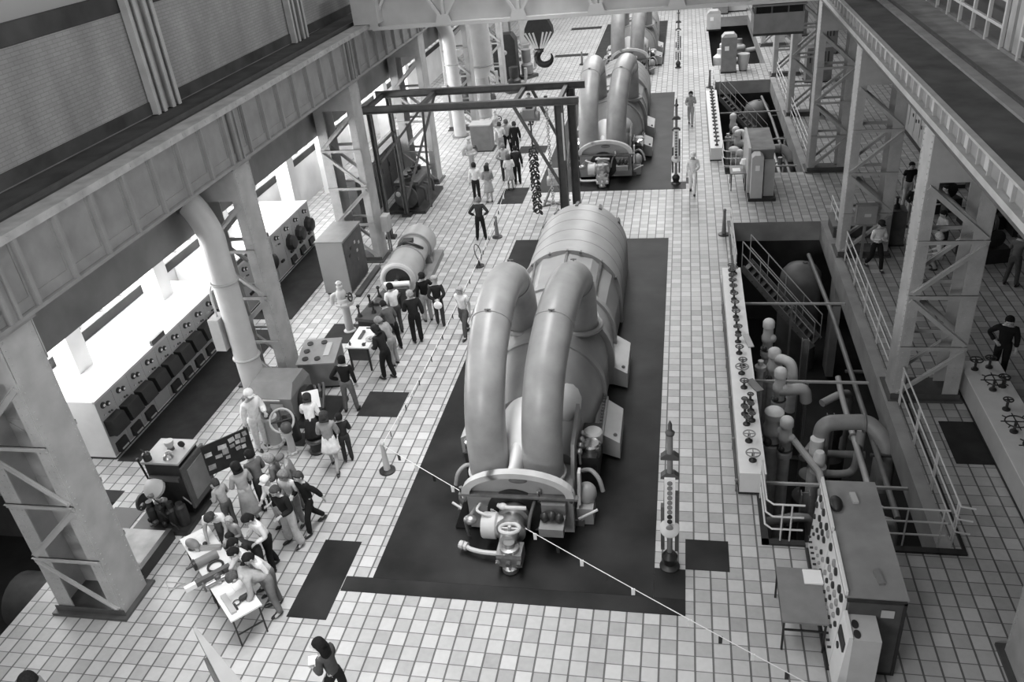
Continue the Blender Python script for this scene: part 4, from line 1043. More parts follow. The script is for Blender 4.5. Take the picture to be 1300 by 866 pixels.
m = MB(); m.beam((xr-.1,yf,2.0),(1.9,yf,4.95),.1,.1); m.build('knee_brace', M_DARK, t, smooth=0)
m = MB(); m.beam((xr-.1,yb,2.4),(2.2,yb,4.95),.1,.1); m.build('knee_brace', M_DARK, t, smooth=0)
m = MB(); m.beam((xr,yf,1.6),(xr,yb,3.0),.08,.08); m.build('side_brace', M_DARK, t, smooth=0)
m = MB(); m.beam((xl,yf,3.6),(xl,yb,3.6),.08,.08); m.build('side_brace', M_DARK, t, smooth=0)
m = MB(); m.box(xr+.1,xr+.16,yf-.2,yf-.14,3.0,4.7); m.build('ladder_strip', M_LIGHT, t, smooth=0)
t = thing('chain_hoist', 'chain hoist with bunched black chain hanging from the dark lifting frame', 'hoist', (-5.85,19.4,0))
m = MB(); m.box(-.22,.22,-.3,.3,4.3,4.6); m.cyl((-.35,0,4.3),(.35,0,4.3),.18,seg=14); m.build('hoist_body', M_MID, t)
m = MB(); m.box(-.12,.12,-.1,.1,4.6,4.97); m.build('trolley', M_BLACK, t, smooth=0)
m = MB(); m.cyl((0,0,3.1),(0,0,4.3),.03,seg=8); m.build('load_chain', M_BLACK, t)
m = MB()
for k in range(46):
    a = k*2.4; z = .5+k*.058
    m.torus((.13*math.cos(a),.13*math.sin(a),z),(math.cos(a),math.sin(a),.6),.085,.032,10,5)
o = m.build('bunched_chain', M_BLACK, t); o['kind'] = 'stuff'
t = thing('white_chain', 'pale chain hanging beside the black bunched chain', 'chain', (-5.25,19.6,0))
m = MB()
for k in range(44):
    m.torus((.0,0,.9+k*.085),((1,0,0) if k%2 else (0,1,0)),.05,.02,10,5)
o = m.build('links', M_LIGHT, t); o['kind'] = 'stuff'
m = MB(); m.torus((0,0,.78),(0,1,0),.09,.03,14,6); m.build('end_ring', M_LIGHT, t)
m = MB(); m.box(-.06,.06,-.06,.06,4.62,4.97); m.build('bracket', M_BLACK, t, smooth=0)
t = thing('winch_stand', 'small grey framed winch on the tiles beside the foot of the lifting frame', 'winch', (-5.5,21.6,0))
for s_ in (-1,1):
    m = MB(); m.beam((-.5,.35*s_,.03),(.6,-.35*s_,.03),.08,.06); m.build('foot', M_MID, t, smooth=0)
for q in ((-.4,-.3,.05),(.5,.25,.05)):
    m = MB(); m.beam(q,(.0,0,1.0),.06,.06); m.build('leg', M_MID, t, smooth=0)
m = MB(); m.cyl((-.25,0,1.0),(.25,0,1.0),.2,seg=16); m.build('drum', M_STEEL, t)
m = MB(); m.cbox((.1,-.2,1.35),.5,.03,.6,0,.35); m.build('white_board', M_PAPER, t, smooth=0)
# dark engine under the lifting frame
def engine(loc, label, rz=0, sc=1.0, plate=True):
    t = thing('engine', label, 'engine', loc, rz)
    m = MB(); m.box(-.85,.85,-1.5,1.5,0,.14); m.build('bed_frame', M_BLACK, t, smooth=0)
    m = MB(); m.box(-.45,.45,-1.1,1.2,.14,1.1); m.build('crankcase', M_BLACK, t, smooth=0)
    m = MB(); m.box(-.55,.55,-1.0,1.1,1.1,1.22); m.build('top_cover', M_DARK, t, smooth=0)
    for k in range(4):
        m = MB(); m.lathe((0,-.8+.5*k,1.2),(0,0,1),[(.2,0),(.2,.2),(.1,.22),(.1,.3)],14); m.build('cylinder_head', M_BLACK, t)
    m = MB(); m.lathe((0,-1.15,.65),(0,-1,0),[(.5,0),(.5,.12),(.15,.14),(.15,.3)],22); m.build('flywheel', M_DARK, t)
    for k in range(3):
        m = MB(); m.tube(smooth_path([(.5,-.7+.6*k,.9),(.7,-.7+.6*k,.8),(.72,-.7+.6*k,.3)],4),.06,8); m.build('pipe', M_DARK, t)
    m = MB(); m.ball((-.3,-1.2,.8),.16,.12,.16); m.build('pale_cap', M_LIGHT, t)
    return t
engine((-11.75,22.3,0), 'dark engine block on a bed frame under the left end of the lifting frame')
t = thing('grey_box', 'grey upright box between the far visitors and the second white pipe', 'box', (-10.2,29.4,0))
m = MB(); m.box(-.5,.5,-.4,.4,.05,1.3); m.build('body', M_MID, t, smooth=0)
m = MB(); m.box(-.55,.55,-.45,.45,1.3,1.36); m.build('lid', M_STEEL, t, smooth=0)
m = MB(); m.box(-.52,.6,-.42,.45,0,.05); m.build('base', M_BLACK, t, smooth=0)
t = thing('hoop_stand', 'small wire hoop stand beside the near generator on the tiles', 'stand', (-7.45,15.6,0))
m = MB(); m.torus((0,0,.55),(1,0,.3),.3,.02,22,6); m.build('hoop', M_DARK, t)
m = MB(); m.cyl((0,0,0),(0,0,.3),.04,seg=8); m.lathe((0,0,0),(0,0,1),[(.18,0),(.18,.04),(.05,.06)],14); m.build('foot', M_BLACK, t)
# ------------------------------------------------------------------ front exhibits: table of parts, photo board, dark engine, plinth
ux, uy = V((-.742,.671,0)), V((.67,.742,0))       # along and across the long table
A0 = V((-8.48,-1.36,0)); TROT = math.atan2(.671,-.742)
def tpt(a, b, z=0): 
    q = A0+ux*a+uy*b; return (q.x, q.y, z)
for k,(a0,a1) in enumerate(((0,1.42),(1.46,2.96))):
    c = tpt((a0+a1)/2,.31)
    t = thing('exhibit_table', 'white folding table with the thermos, nearest end of the exhibit row' if k == 0 else 'white folding table crowded with sectioned fittings, far half of the exhibit row', 'table', c, TROT, 'white exhibit tables')
    L = (a1-a0)/2
    m = MB(); m.box(-L,L,-.31,.31,.75,.785); m.build('tabletop', M_WHITE, t, smooth=0)
    for x in (-L+.08, L-.08):
        for y in (-.26,.26):
            m = MB(); m.beam((x,y,0),(x,y,.75),.03,.03,(1,0,0)); m.build('leg', M_BLACK, t, smooth=0)
        m = MB(); m.box(x-.012,x+.012,-.26,.26,.3,.325); m.build('cross_bar', M_BLACK, t, smooth=0)
def on_table(name,label,cat,a,b,rz,parts): return item(name,label,cat,tpt(a,b,.786),parts,TROT+rz)
on_table('thermos','dark flask with a carrying loop at the near end of the exhibit table','flask',.35,.44,PI/2,[('body',MB().lathe((-.18,0,.06),(1,0,0),[(.05,0),(.06,.02),(.06,.26),(.035,.3)],16),M_BLACK),('loop',MB().torus((.18,0,.03),(0,0,1),.07,.012,16,6),M_DARK)])
on_table('metal_plate','flat grey sectioned plate lying on the near exhibit table','plate',.42,.13,0,[('plate',MB().box(-.28,.3,-.055,.055,0,.05),mat('plate_grey',.42,.5)),('boss',MB().cyl((-.2,-.07,0),(-.1,-.07,.0001),.001,seg=4).box(-.24,-.08,-.1,-.06,0,.05),M_BLACK)])
on_table('wooden_beam','long dark square bar laid across the exhibit tables','bar',1.36,.1,PI/2,[('bar',MB().box(-.42,.28,-.055,.055,.0,.11),mat('bar_grey',.1,.6)),('tip',MB().box(.28,.5,-.05,.05,.0,.1),M_PAPER)])
on_table('valve_section','sectioned valve with flanges beside the long dark bar','valve',1.12,.2,PI/2,[('body',MB().lathe((-.3,0,.08),(1,0,0),[(.08,0),(.08,.05),(.05,.06),(.05,.25),(.08,.27),(.08,.33),(.05,.35),(.05,.55)],14),M_BRASS),('bonnet',MB().lathe((0,0,.1),(0,0,1),[(.06,0),(.06,.1),(.03,.12)],12),M_DARK),('flange',MB().cyl((.27,0,.08),(.3,0,.08),.1),M_DARK)])
on_table('valve_section','small dark stepped fitting between the two exhibit tables','valve',1.25,.42,.3,[('body',MB().box(-.14,.14,-.06,.06,0,.1),M_BLACK),('stub',MB().cyl((0,0,.1),(0,0,.18),.04),M_DARK)])
on_table('pump_section','fat grey cylinder lying on the far exhibit table','cylinder',1.85,.2,PI/2,[('barrel',MB().cyl((-.25,0,.1),(.2,0,.1),.1,seg=20),M_MID),('end_flange',MB().cyl((.2,0,.1),(.26,0,.1),.12,seg=20),M_BLACK),('spindle',MB().cyl((.26,0,.1),(.4,0,.1),.03),M_DARK)])
on_table('wire_ring','bent dark pipe loop lying on the far exhibit table','pipe',1.6,.3,0,[('loop',MB().torus((0,0,.03),(0,0,1),.15,.025,20,8),M_BLACK),('tail',MB().cyl((.14,0,.03),(.35,.05,.03),.025),M_BLACK)])
on_table('oval_case','grey oval casing at the far corner of the exhibit table','casing',2.5,.15,.3,[('casing',MB().ball((0,0,.1),.2,.11,.1,18,8),mat('case_grey',.2,.5)),('base',MB().lathe((0,0,0),(0,0,1),[(.12,0),(.1,.03)],16),M_DARK)])
on_table('knob_fitting','small black knob beside the grey oval casing','knob',2.35,.36,0,[('knob',MB().ball((0,0,.07),.05),M_BLACK),('stem',MB().cyl((0,0,0),(0,0,.05),.025),M_DARK)])
on_table('blade_segment','pale turbine blade segment on the far exhibit table','blade',2.2,.4,.9,[('blade',MB().box(-.25,.2,-.05,.05,0,.08),mat('blade_grey',.4,.3,.6)),('root',MB().box(.2,.28,-.07,.07,0,.1),M_BRASS)])
on_table('leaflet','white leaflet lying under the fittings on the far exhibit table','leaflet',2.7,.45,.2,[('sheet',MB().box(-.1,.1,-.14,.14,0,.003),M_PAPER),('fold',MB().box(-.1,.1,-.002,.002,.003,.006),M_LIGHT)])
on_table('leaflet','white leaflet lying beside the dark flask','leaflet',.75,.35,.1,[('sheet',MB().box(-.1,.1,-.14,.14,0,.003),M_PAPER),('fold',MB().box(-.1,.1,-.002,.002,.003,.006),M_LIGHT)])
# photo board
P0, P1 = V((-10.97,2.56,0)), V((-10.2,3.38,0)); dv = P1-P0; ang = math.atan2(dv.y,dv.x); Lb = dv.length
t = thing('photo_board', 'black display board pinned with pale photographs beside the dark engine', 'board', tuple(P0), ang)
m = MB(); m.box(0,Lb,-.015,.015,.9,1.72); bd = m.build('board', M_BLACK, t, smooth=0)
for x in (.06,Lb-.06):
    m = MB(); m.box(x-.02,x+.02,.02,.05,.02,1.74); m.build('upright', M_DARK, t, smooth=0)
    m = MB(); m.box(x-.03,x+.03,-.25,.3,0,.03); m.build('foot', M_DARK, t, smooth=0)
r_ = random.Random(5)
ph = [(.12,1.45,.16,.11),(.12,1.1,.17,.14),(.33,1.3,.16,.09),(.46,1.5,.2,.12),(.5,1.36,.14,.16),(.52,1.18,.1,.08),(.7,1.58,.14,.12),(.68,1.42,.11,.09),(.86,1.6,.12,.12),(.82,1.46,.1,.1),(.95,1.45,.12,.12),(.8,1.3,.12,.1),(.93,1.28,.1,.1),(1.02,1.6,.1,.12)]
for k,(x,z,w,h) in enumerate(ph):
    m = MB(); m.cbox((x,-.019,z),w,.006,h,0,0,r_.uniform(-.15,.15)); m.build('photograph', mat('photo_%d'%(k%3),(.55,.3,.4)[k%3],.5,0,.35,9), bd, smooth=0)
# dark engine near the first column
t = thing('compressor_engine', 'dark compressor engine with pale flat top and round white cover, behind the visitors', 'engine', (-11.85,2.25,0))
m = MB(); m.box(-.75,.65,-.75,.85,0,.12); m.build('bed_frame', M_BLACK, t, smooth=0)
m = MB(); m.box(-.35,.5,-.1,.7,.12,1.55); m.build('cabinet', M_BLACK, t, smooth=0)
m = MB(); m.box(-.4,.55,-.15,.75,1.55,1.6); m.build('top_plate', M_STEEL, t, smooth=0)
m = MB(); m.lathe((-.15,-.25,.95),(-.1,-.7,.75),[(.2,0),(.26,.02),(.26,.1),(.2,.14),(.06,.16)],22); m.build('round_cover', M_LIGHT, t)
m = MB(); m.box(-.3,.45,-.2,-.1,1.1,1.2); m.build('front_rail', M_DARK, t, smooth=0)
for k in range(4):
    m = MB(); m.lathe((-.3+.25*k,-.45,.12),(0,0,1),[(.13,0),(.13,.4+.1*(k%2)),(.08,.46+.1*(k%2)),(.08,.6)],14); m.build('cylinder', M_BLACK, t)
r_ = random.Random(11)
for k in range(14):
    x, y, z = r_.uniform(-.6,.45), r_.uniform(-.7,-.2), r_.uniform(.2,.95)
    m = MB(); q = k % 3
    if q == 0: m.lathe((x,y,z),(r_.uniform(-1,1),-1,r_.uniform(0,1)),[(.05,0),(.06,.03),(.06,.12),(.03,.14),(.03,.2)],10)
    elif q == 1: m.tube(smooth_path([(x,y,z),(x+.08,y-.08,z+.05),(x+.16,y-.05,z-.1),(x+.15,y,z-.2)],3),.016,6)
    else: m.ball((x,y,z),.06,.06,.075,10,6)
    m.build('engine_fitting', M_BLACK if k % 4 else M_MID, t)
m = MB(); m.lathe((-.6,-.3,.55),(-1,0,0),[(.2,0),(.2,.05),(.06,.06)],18); m.build('pulley', M_DARK, t)
m = MB(); m.cyl((-.55,.1,.7),(-.75,.2,1.35),.025,seg=8); m.ball((-.75,.2,1.37),.05,seg=8,rings=6); m.build('lever', M_BLACK, t)
m = MB(); m.box(.58,.64,-.2,.75,.35,1.5); m.build('side_guard', M_DARK, t, smooth=0)
m = MB(); m.box(.64,.66,-.05,.6,.5,1.35); m.build('guard_panel', M_MID, t, smooth=0)
item('desk_fan','pale flared fitting standing on the dark compressor engine','fitting',(-11.75,2.6,1.6),[('bowl',MB().lathe((0,0,.05),(0,0,1),[(.05,0),(.1,.1),(.11,.2)],16),M_LIGHT),('foot',MB().cyl((0,0,0),(0,0,.06),.08),M_DARK)])
item('tap_fitting','pale curved tap on the flat top of the dark compressor engine','fitting',(-11.65,2.3,1.6),[('base',MB().lathe((0,0,0),(0,0,1),[(.12,0),(.1,.06),(.05,.1)],16),M_BRASS),('spout',MB().tube([(0,0,.08),(0,0,.16),(.08,0,.2),(.15,0,.16)],.03,8),M_LIGHT)])
item('oil_can','black can at the corner of the compressor engine top','can',(-12.1,2.2,1.6),[('can',MB().lathe((0,0,0),(0,0,1),[(.09,0),(.09,.18),(.04,.22)],16),M_BLACK),('spout',MB().cyl((0,0,.2),(-.1,0,.3),.015),M_BLACK)])
item('gauge_head','small twin gauge on the compressor engine top','gauge',(-11.45,2.65,1.6),[('dial',MB().lathe((0,-.02,.16),(0,-1,0),[(.08,0),(.08,.04)],16),M_BLACK),('stem',MB().cyl((0,0,0),(0,0,.12),.025),M_LIGHT)])
t = thing('stone_plinth', 'low pale plinth with a dark edge beside the nearest column', 'plinth', (-12.1,.72,0))
m = MB(); m.box(-.62,.5,-.52,.66,.0,.26); m.build('slab', mat('pale_slab',.42,.85,0,.3,2.5,.1), t, smooth=0)
m = MB(); m.box(.5,.62,-.55,.7,0,.3); m.build('edge_beam', M_BLACK, t, smooth=0)
m = MB(); m.torus((.38,-.4,.28),(0,0,1),.07,.015,14,6); m.build('lifting_ring', M_STEEL, t)
t = thing('wire_stand', 'thin wire triangle lying on the tiles beside the exhibit table', 'wire', (-10.75,.05,0))
m = MB(); m.tube([(-.25,.1,.012),(.0,-.15,.012),(.2,.1,.012),(-.25,.1,.012)],.012,6); m.build('wire', M_LIGHT, t)
m = MB(); m.cyl((.2,.1,.0),(.2,.1,.03),.02,seg=8); m.build('clip', M_LIGHT, t)
# jib arm of a wall crane reaching in over the near floor
t = thing('jib_arm', 'pale pointed jib arm reaching up from the lower frame edge over the tiles', 'jib', (-6.71,-4.09,0), math.radians(-39.5))
m = MB(); m.hexa([(0,-.015,3.86),(4.2,-.62,3.55),(4.2,-.34,3.55),(0,.015,3.86),(0,-.015,4.0),(4.2,-.62,4.0),(4.2,-.34,4.0),(0,.015,4.0)]) if False else m.hexa([(0,-.02,3.8),(4.5,-.33,3.6),(4.5,.33,3.6),(0,.02,3.8),(0,-.02,4.0),(4.5,-.33,4.0),(4.5,.33,4.0),(0,.02,4.0)])
m.build('arm', mat('jib_paint',.28,.6,0,.1,2), t, smooth=0)
m = MB(); m.hexa([(.5,-.1,3.7),(4.5,-.4,3.6),(4.5,-.35,3.6),(.5,-.05,3.7),(.5,-.1,3.9),(4.5,-.4,3.9),(4.5,-.35,3.9),(.5,-.05,3.9)]); m.build('rail_side', M_DARK, t, smooth=0)
m = MB(); m.cyl((4.5,0,0),(4.5,0,4.4),.16,seg=16); m.build('mast', M_STEEL, t)
m = MB(); m.box(4.2,4.8,-.3,.3,0,.05); m.build('base_plate', M_DARK, t, smooth=0)
# machinery down in the side opening
t = thing('sump_motor', 'dark motor down in the black floor opening beside the nearest column', 'motor', (-15.6,1.2,-3.5))
m = MB(); m.lathe((-.8,0,1.3),(1,0,0),[(.5,0),(.7,.1),(.7,1.3),(.5,1.5)],22); m.build('body', M_DARK, t)
m = MB(); m.box(-1,1,-.8,.8,0,.7); m.build('base', M_BLACK, t, smooth=0)
m = MB(); m.cyl((.7,0,1.3),(1.3,0,1.3),.18); m.build('shaft', M_MID, t)
# rope barrier with pennants
def bollard(loc, label, h=.82, gr='rope bollards'):
    t = thing('bollard', label, 'bollard', loc, 0, gr)
    m = MB(); m.lathe((0,0,0),(0,0,1),[(.2,0),(.2,.04),(.08,.07)],20); m.build('foot', M_BLACK, t)
    m = MB(); m.lathe((0,0,.05),(0,0,1),[(.085,0),(.05,h-.12),(.05,h-.05)],14); m.build('stem', M_LIGHT if gr == 'rope bollards' else M_MID, t)
    m = MB(); m.ball((0,0,h),.065,seg=12,rings=8); m.build('knob', M_LIGHT if gr == 'rope bollards' else M_MID, t)
    return t
bollard((-7.27,4.07,0), 'pale bollard on the tiles where the flagged rope turns')
bollard((1.95,-1.75,0), 'bollard at the other end of the flagged rope, near the console table')
bollard((-7.3,18.2,0), 'grey bollard beside the man in the dark sweater', gr='grey')
bollard((-7.15,11.9,0), 'bollard standing just beyond the man in the white shirt')
bollard((-7.1,47.5,0), 'small dark bollard far up the hall near the hook', gr='grey')
bollard((1.2,18.1,0), 'dark grey post at the corner of the near pit railing', .95, 'grey')
bollard((1.2,39.6,0), 'dark grey post at the corner of the middle pit', .95, 'grey')
def rope(pts, label, sag, step, z=.8):
    t = thing('barrier_rope', label, 'rope', tuple(pts[0][:2])+(0,), 0)
    o0 = V(pts[0])
    path = []
    for a, b in zip(pts, pts[1:]):
        a, b = V(a), V(b); n = max(8, int((b-a).length/.3))
        for k in range(n+1):
            f = k/n; p = a.lerp(b, f); p = V((p.x, p.y, z-sag*4*f*(1-f))); path.append(p-V((o0.x,o0.y,0)))
    m = MB(); m.tube(path, .009, 6); m.build('cord', M_ROPE, t)
    acc = 0; k = 0
    for a, b in zip(path, path[1:]):
        acc += (b-a).length
        if acc > step:
            acc = 0; k += 1
            d = (b-a).normalized(); dk = k % 2
            m = MB(); q = b
            if dk: m.prism([(-.03,-.17),(.03,-.17),(.035,.0),(-.035,0)],'y',-.008,.008)
            else: m.prism([(-.035,-.16),(.03,-.16),(.035,.0),(-.035,0)],'y',-.008,.008)
            o = m.build('pennant', M_BLACK if dk else M_PAPER, t, loc=q, smooth=0, rotz=math.atan2(d.y,d.x)+.6)
    return t
rope([(-7.27,4.07,0),(1.95,-1.75,0)], 'pale rope with black and white pennants crossing in front of the nearest turbine', .1, .5)
rope([(-7.27,4.07,0),(-7.15,11.9,0),(-7.3,18.2,0),(-7.9,26.0,0)], 'pale rope with pennants running up the hall between visitors and turbine', .12, .5)
# ------------------------------------------------------------------ gauge columns along the walkway
def gauge_column(loc, label):
    t = thing('gauge_column', label, 'column', loc, 0, 'gauge columns on the tiled walkway')
    m = MB(); m.lathe((0,0,0),(0,0,1),[(.2,0),(.2,.04),(.11,.1),(.15,.2),(.16,.3),(.08,.42)],20); m.build('pedestal', M_BLACK, t)
    m = MB(); m.cyl((0,0,.4),(0,0,3.35),.055,seg=14); m.build('post', M_MID, t)
    m = MB(); m.lathe((0,-.09,1.12),(0,-.6,.5),[(.19,0),(.19,.06),(.16,.08)],22); g = m.build('round_dial', M_LIGHT, t)
    m = MB(); m.ball((0,-.16,1.18),.07,.02,.08); m.build('dial_hand', M_MID, g)
    m = MB(); m.box(-.1,.1,-.1,-.06,1.2,2.35); s = m.build('scale_board', M_PAPER, t, smooth=0)
    for k in range(9):
        m = MB(); m.lathe((0,-.1,1.3+.118*k),(0,-1,0),[(.05,0),(.05,.02)],12); m.build('gauge', M_BLACK if k < 2 else M_MID, s)
    m = MB(); m.box(.1,.17,-.08,.05,.5,1.95); m.build('side_duct', M_DARK, t, smooth=0)
    m = MB(); m.box(-.17,-.1,-.05,.08,.5,1.6); m.build('side_duct', M_DARK, t, smooth=0)
    for z in (2.3, 2.75):
        m = MB(); m.prism([(-.17,0),(.17,0),(.17,.05),(.08,.13),(-.08,.13),(-.17,.05)],'y',-.06,.08)
        for v in m.bm.verts: v.co.z += z
        m.build('bracket', M_DARK, t, smooth=0)
    m = MB(); m.lathe((0,0,3.3),(0,0,1),[(.08,0),(.09,.05),(.04,.1),(.04,.22),(.015,.3)],12); m.build('finial', M_DARK, t)
    return t
GC = gauge_column((-.48,1.5,0), 'tall gauge column with pale dial strip beside the nearest turbine')
dup(GC, (-.57,23.6,0), label='tall gauge column beside the middle turbine')
dup(GC, (-.64,45.0,0), label='tall gauge column beside the farthest turbine')

# ------------------------------------------------------------------ white handwheel boxes along the pits
def hand_wheel(t, x, y, z0, r, m_=None, h=.22):
    m = MB(); m.lathe((x,y,z0),(0,0,1),[(.085,0),(.085,.03),(.05,.06),(.03,.07),(.03,h)],12); b = m.build('valve_stem', M_BLACK, t)
    m = MB(); m.torus((x,y,z0+h),(0,0,1),r,.016,20,6); m.beam((x-r,y,z0+h),(x+r,y,z0+h),.02,.02); m.beam((x,y-r,z0+h),(x,y+r,z0+h),.02,.02); m.build('handwheel', m_ or M_DARK, b)
def valve_box(loc, secs, wheels, label, gr):
    Y0 = 0
    for k,(y0,y1) in enumerate(secs):
        t = thing('handwheel_box', label[k], 'box', (loc[0], loc[1]+y0, 0), 0, gr)
        L = y1-y0
        m = MB(); m.box(-.27,.27,.004,L-.004,.06,.56); m.build('casing', M_WHITE, t, smooth=0)
        m = MB(); m.box(-.285,.285,.002,L-.002,.56,.59); m.build('top', M_WHITE, t, smooth=0)
        m = MB(); m.box(-.29,.25,.0,L,0,.06); m.build('plinth', M_BLACK, t, smooth=0)
        for (x,y,r) in wheels:
            if y0 <= y < y1: hand_wheel(t, x, y-y0, .59, r, M_DARK if r < .13 else M_STEELD)
WS = [(0.02,.45,.15),(-.02,1.15,.13),(-.03,1.8,.07),(.1,1.95,.07),(-.05,2.2,.07),(.1,2.35,.07),(-.04,2.55,.07),(.11,2.75,.07),(0,3.35,.1),(-.02,4.0,.16),(.02,4.35,.1),(-.03,5.0,.1),(-.03,5.6,.08),(.0,6.1,.1),(-.03,6.45,.07),(-.02,7.0,.11),(-.02,7.55,.11),(-.02,8.1,.11),(-.02,8.6,.11),(-.02,9.0,.11),(-.02,9.35,.1),(-.02,9.7,.1),(.08,9.85,.1),(-.02,10.05,.1)]
SECS = [(0,1.85),(1.85,4.3),(4.3,6.6),(6.6,8.7),(8.7,10.3)]
valve_box((1.26,3.8,0), SECS, WS, ['white handwheel box at the near end of the row along the near pit','second white handwheel box of the near pit row, crowded with small wheels','third white handwheel box of the near pit row','fourth white handwheel box of the near pit row','white handwheel box at the far end of the near pit row'], 'white handwheel boxes along the near pit')
valve_box((1.2,26.4,0), [(0,3.4),(3.4,6.8),(6.8,10.2)], [(0,.4+.62*k,.12) for k in range(16)], ['near handwheel box along the middle pit','second handwheel box along the middle pit','far handwheel box along the middle pit'], 'handwheel boxes along the middle pit')
t = thing('foot_rail', 'low dark foot rail along the white handwheel boxes of the near pit', 'rail', (.93,3.8,0))
m = MB(); m.cyl((0,0,.3),(0,8.4,.3),.03,seg=10); m.build('rail', M_DARK, t)
for y in (.1,1.6,3.3,5.2,7.2,8.3):
    m = MB(); m.cyl((0,y,0),(0,y,.3),.025,seg=8); m.ball((0,y,.3),.045,seg=10,rings=6); m.build('post', M_MID, t)
t = thing('bracket_plate', 'slanting grey bracket plate on the handwheel boxes of the near pit', 'plate', (1.5,7.2,.59))
m = MB(); m.cbox((.02,0,.05),.2,.5,.03,.5,.1); m.build('plate', M_MID, t, smooth=0)
m = MB(); m.cbox((0,.1,.02),.1,.1,.06); m.build('lug', M_DARK, t, smooth=0)
t = thing('bracket_plate', 'pale slanting plate beside the third handwheel box', 'plate', (1.5,9.4,.59))
m = MB(); m.cbox((0,0,.05),.16,.6,.03,.2,.1); m.build('plate', M_LIGHT, t, smooth=0)
m = MB(); m.cbox((0,.1,.02),.1,.1,.06); m.build('lug', M_DARK, t, smooth=0)

# ------------------------------------------------------------------ pit railings
def railing(loc, pts, label, posts, h=1.0, gr='pit railings', m_=None, rails=(.35,.68,1.0), double=True):
    t = thing('pit_railing', label, 'railing', loc, 0, gr)
    m_ = m_ or M_RAILW
    for z in rails:
        m = MB(); m.tube([V((p[0],p[1],z)) for p in pts], .021, 8); m.build('rail', m_, t)
    for (x,y) in posts:
        for q in ((-.05,.05) if double else (0,)):
            m = MB(); m.cyl((x,y+q,0),(x,y+q,h),.018,seg=8); m.build('post', m_, t)
    return t
def rnd(x0,y0,x1,y1,r=.12):
    return [(x0,y0)]
# right side of the near pit, in bays between the columns
railing((5.02,2.55,0), [(.25,-.05),(0,0),(0,5.0)], 'white three-rail railing at the near end of the pit, before the column', [(0,.1),(0,1.7),(0,3.3),(0,4.9)])
railing((5.02,8.6,0), [(0,0),(0,7.3)], 'white three-rail railing between the two columns at the near pit', [(0,.1),(0,1.8),(0,3.6),(0,5.4),(0,7.2)])
railing((5.02,17.0,0), [(0,0),(0,2.2)], 'short white railing past the second pit column', [(0,.1),(0,1.1),(0,2.1)])
railing((5.02,25.6,0), [(0,0),(0,7.2)], 'white railing along the middle pit beneath the girder', [(0,.1),(0,2.4),(0,4.8),(0,7.1)])
railing((5.02,34.0,0), [(0,0),(0,6.6)], 'white railing at the far end of the middle pit', [(0,.1),(0,2.2),(0,4.4),(0,6.5)])
railing((1.42,2.35,0), [(0,1.4),(0,.15),(.12,.02),(.72,.02)], 'white railing round the near corner of the pit beside the console', [(0,1.3),(.3,.02),(.48,.02)], double=False)
railing((3.45,2.4,0), [(0,.9),(.0,.2),(.15,.02),(1.35,.02)], 'white railing between the console and the pit end', [(0,.5),(.6,.02),(1.25,.02)], double=False)
railing((1.42,14.2,0), [(0,0),(0,3.9)], 'pale handrail along the pit edge past the handwheel boxes', [(0,.1),(0,2.0),(0,3.8)], double=False)
railing((1.42,37.0,0), [(0,0),(0,3.2)], 'pale handrail at the far edge of the middle pit', [(0,.1),(0,1.6),(0,3.1)], double=False)
railing((1.42,24.62,0), [(0,1.5),(0,.15),(.12,.02),(.7,.02)], 'white railing round the near corner of the middle pit', [(0,1.4),(.3,.02),(.5,.02)], double=False)
def kerb(name, x0,x1,y0,y1):
    m = MB(); m.box(x0,x1,y0,y1,0,.035); o = struct(m, name, M_CONC)
kerb('trim_3', 4.7,4.98,2.28,19.2); kerb('trim_4', 4.7,4.98,24.5,40.8)
m = MB(); m.box(1.36,1.5,2.26,3.78,0,.05); m.box(1.36,2.2,2.26,2.4,0,.05); m.box(3.4,5.22,2.26,2.4,0,.05); m.box(5.16,5.22,2.4,7.6,0,.05); m.box(1.36,1.5,14.1,19.3,0,.06); struct(m, 'trim_5', M_BLACK)
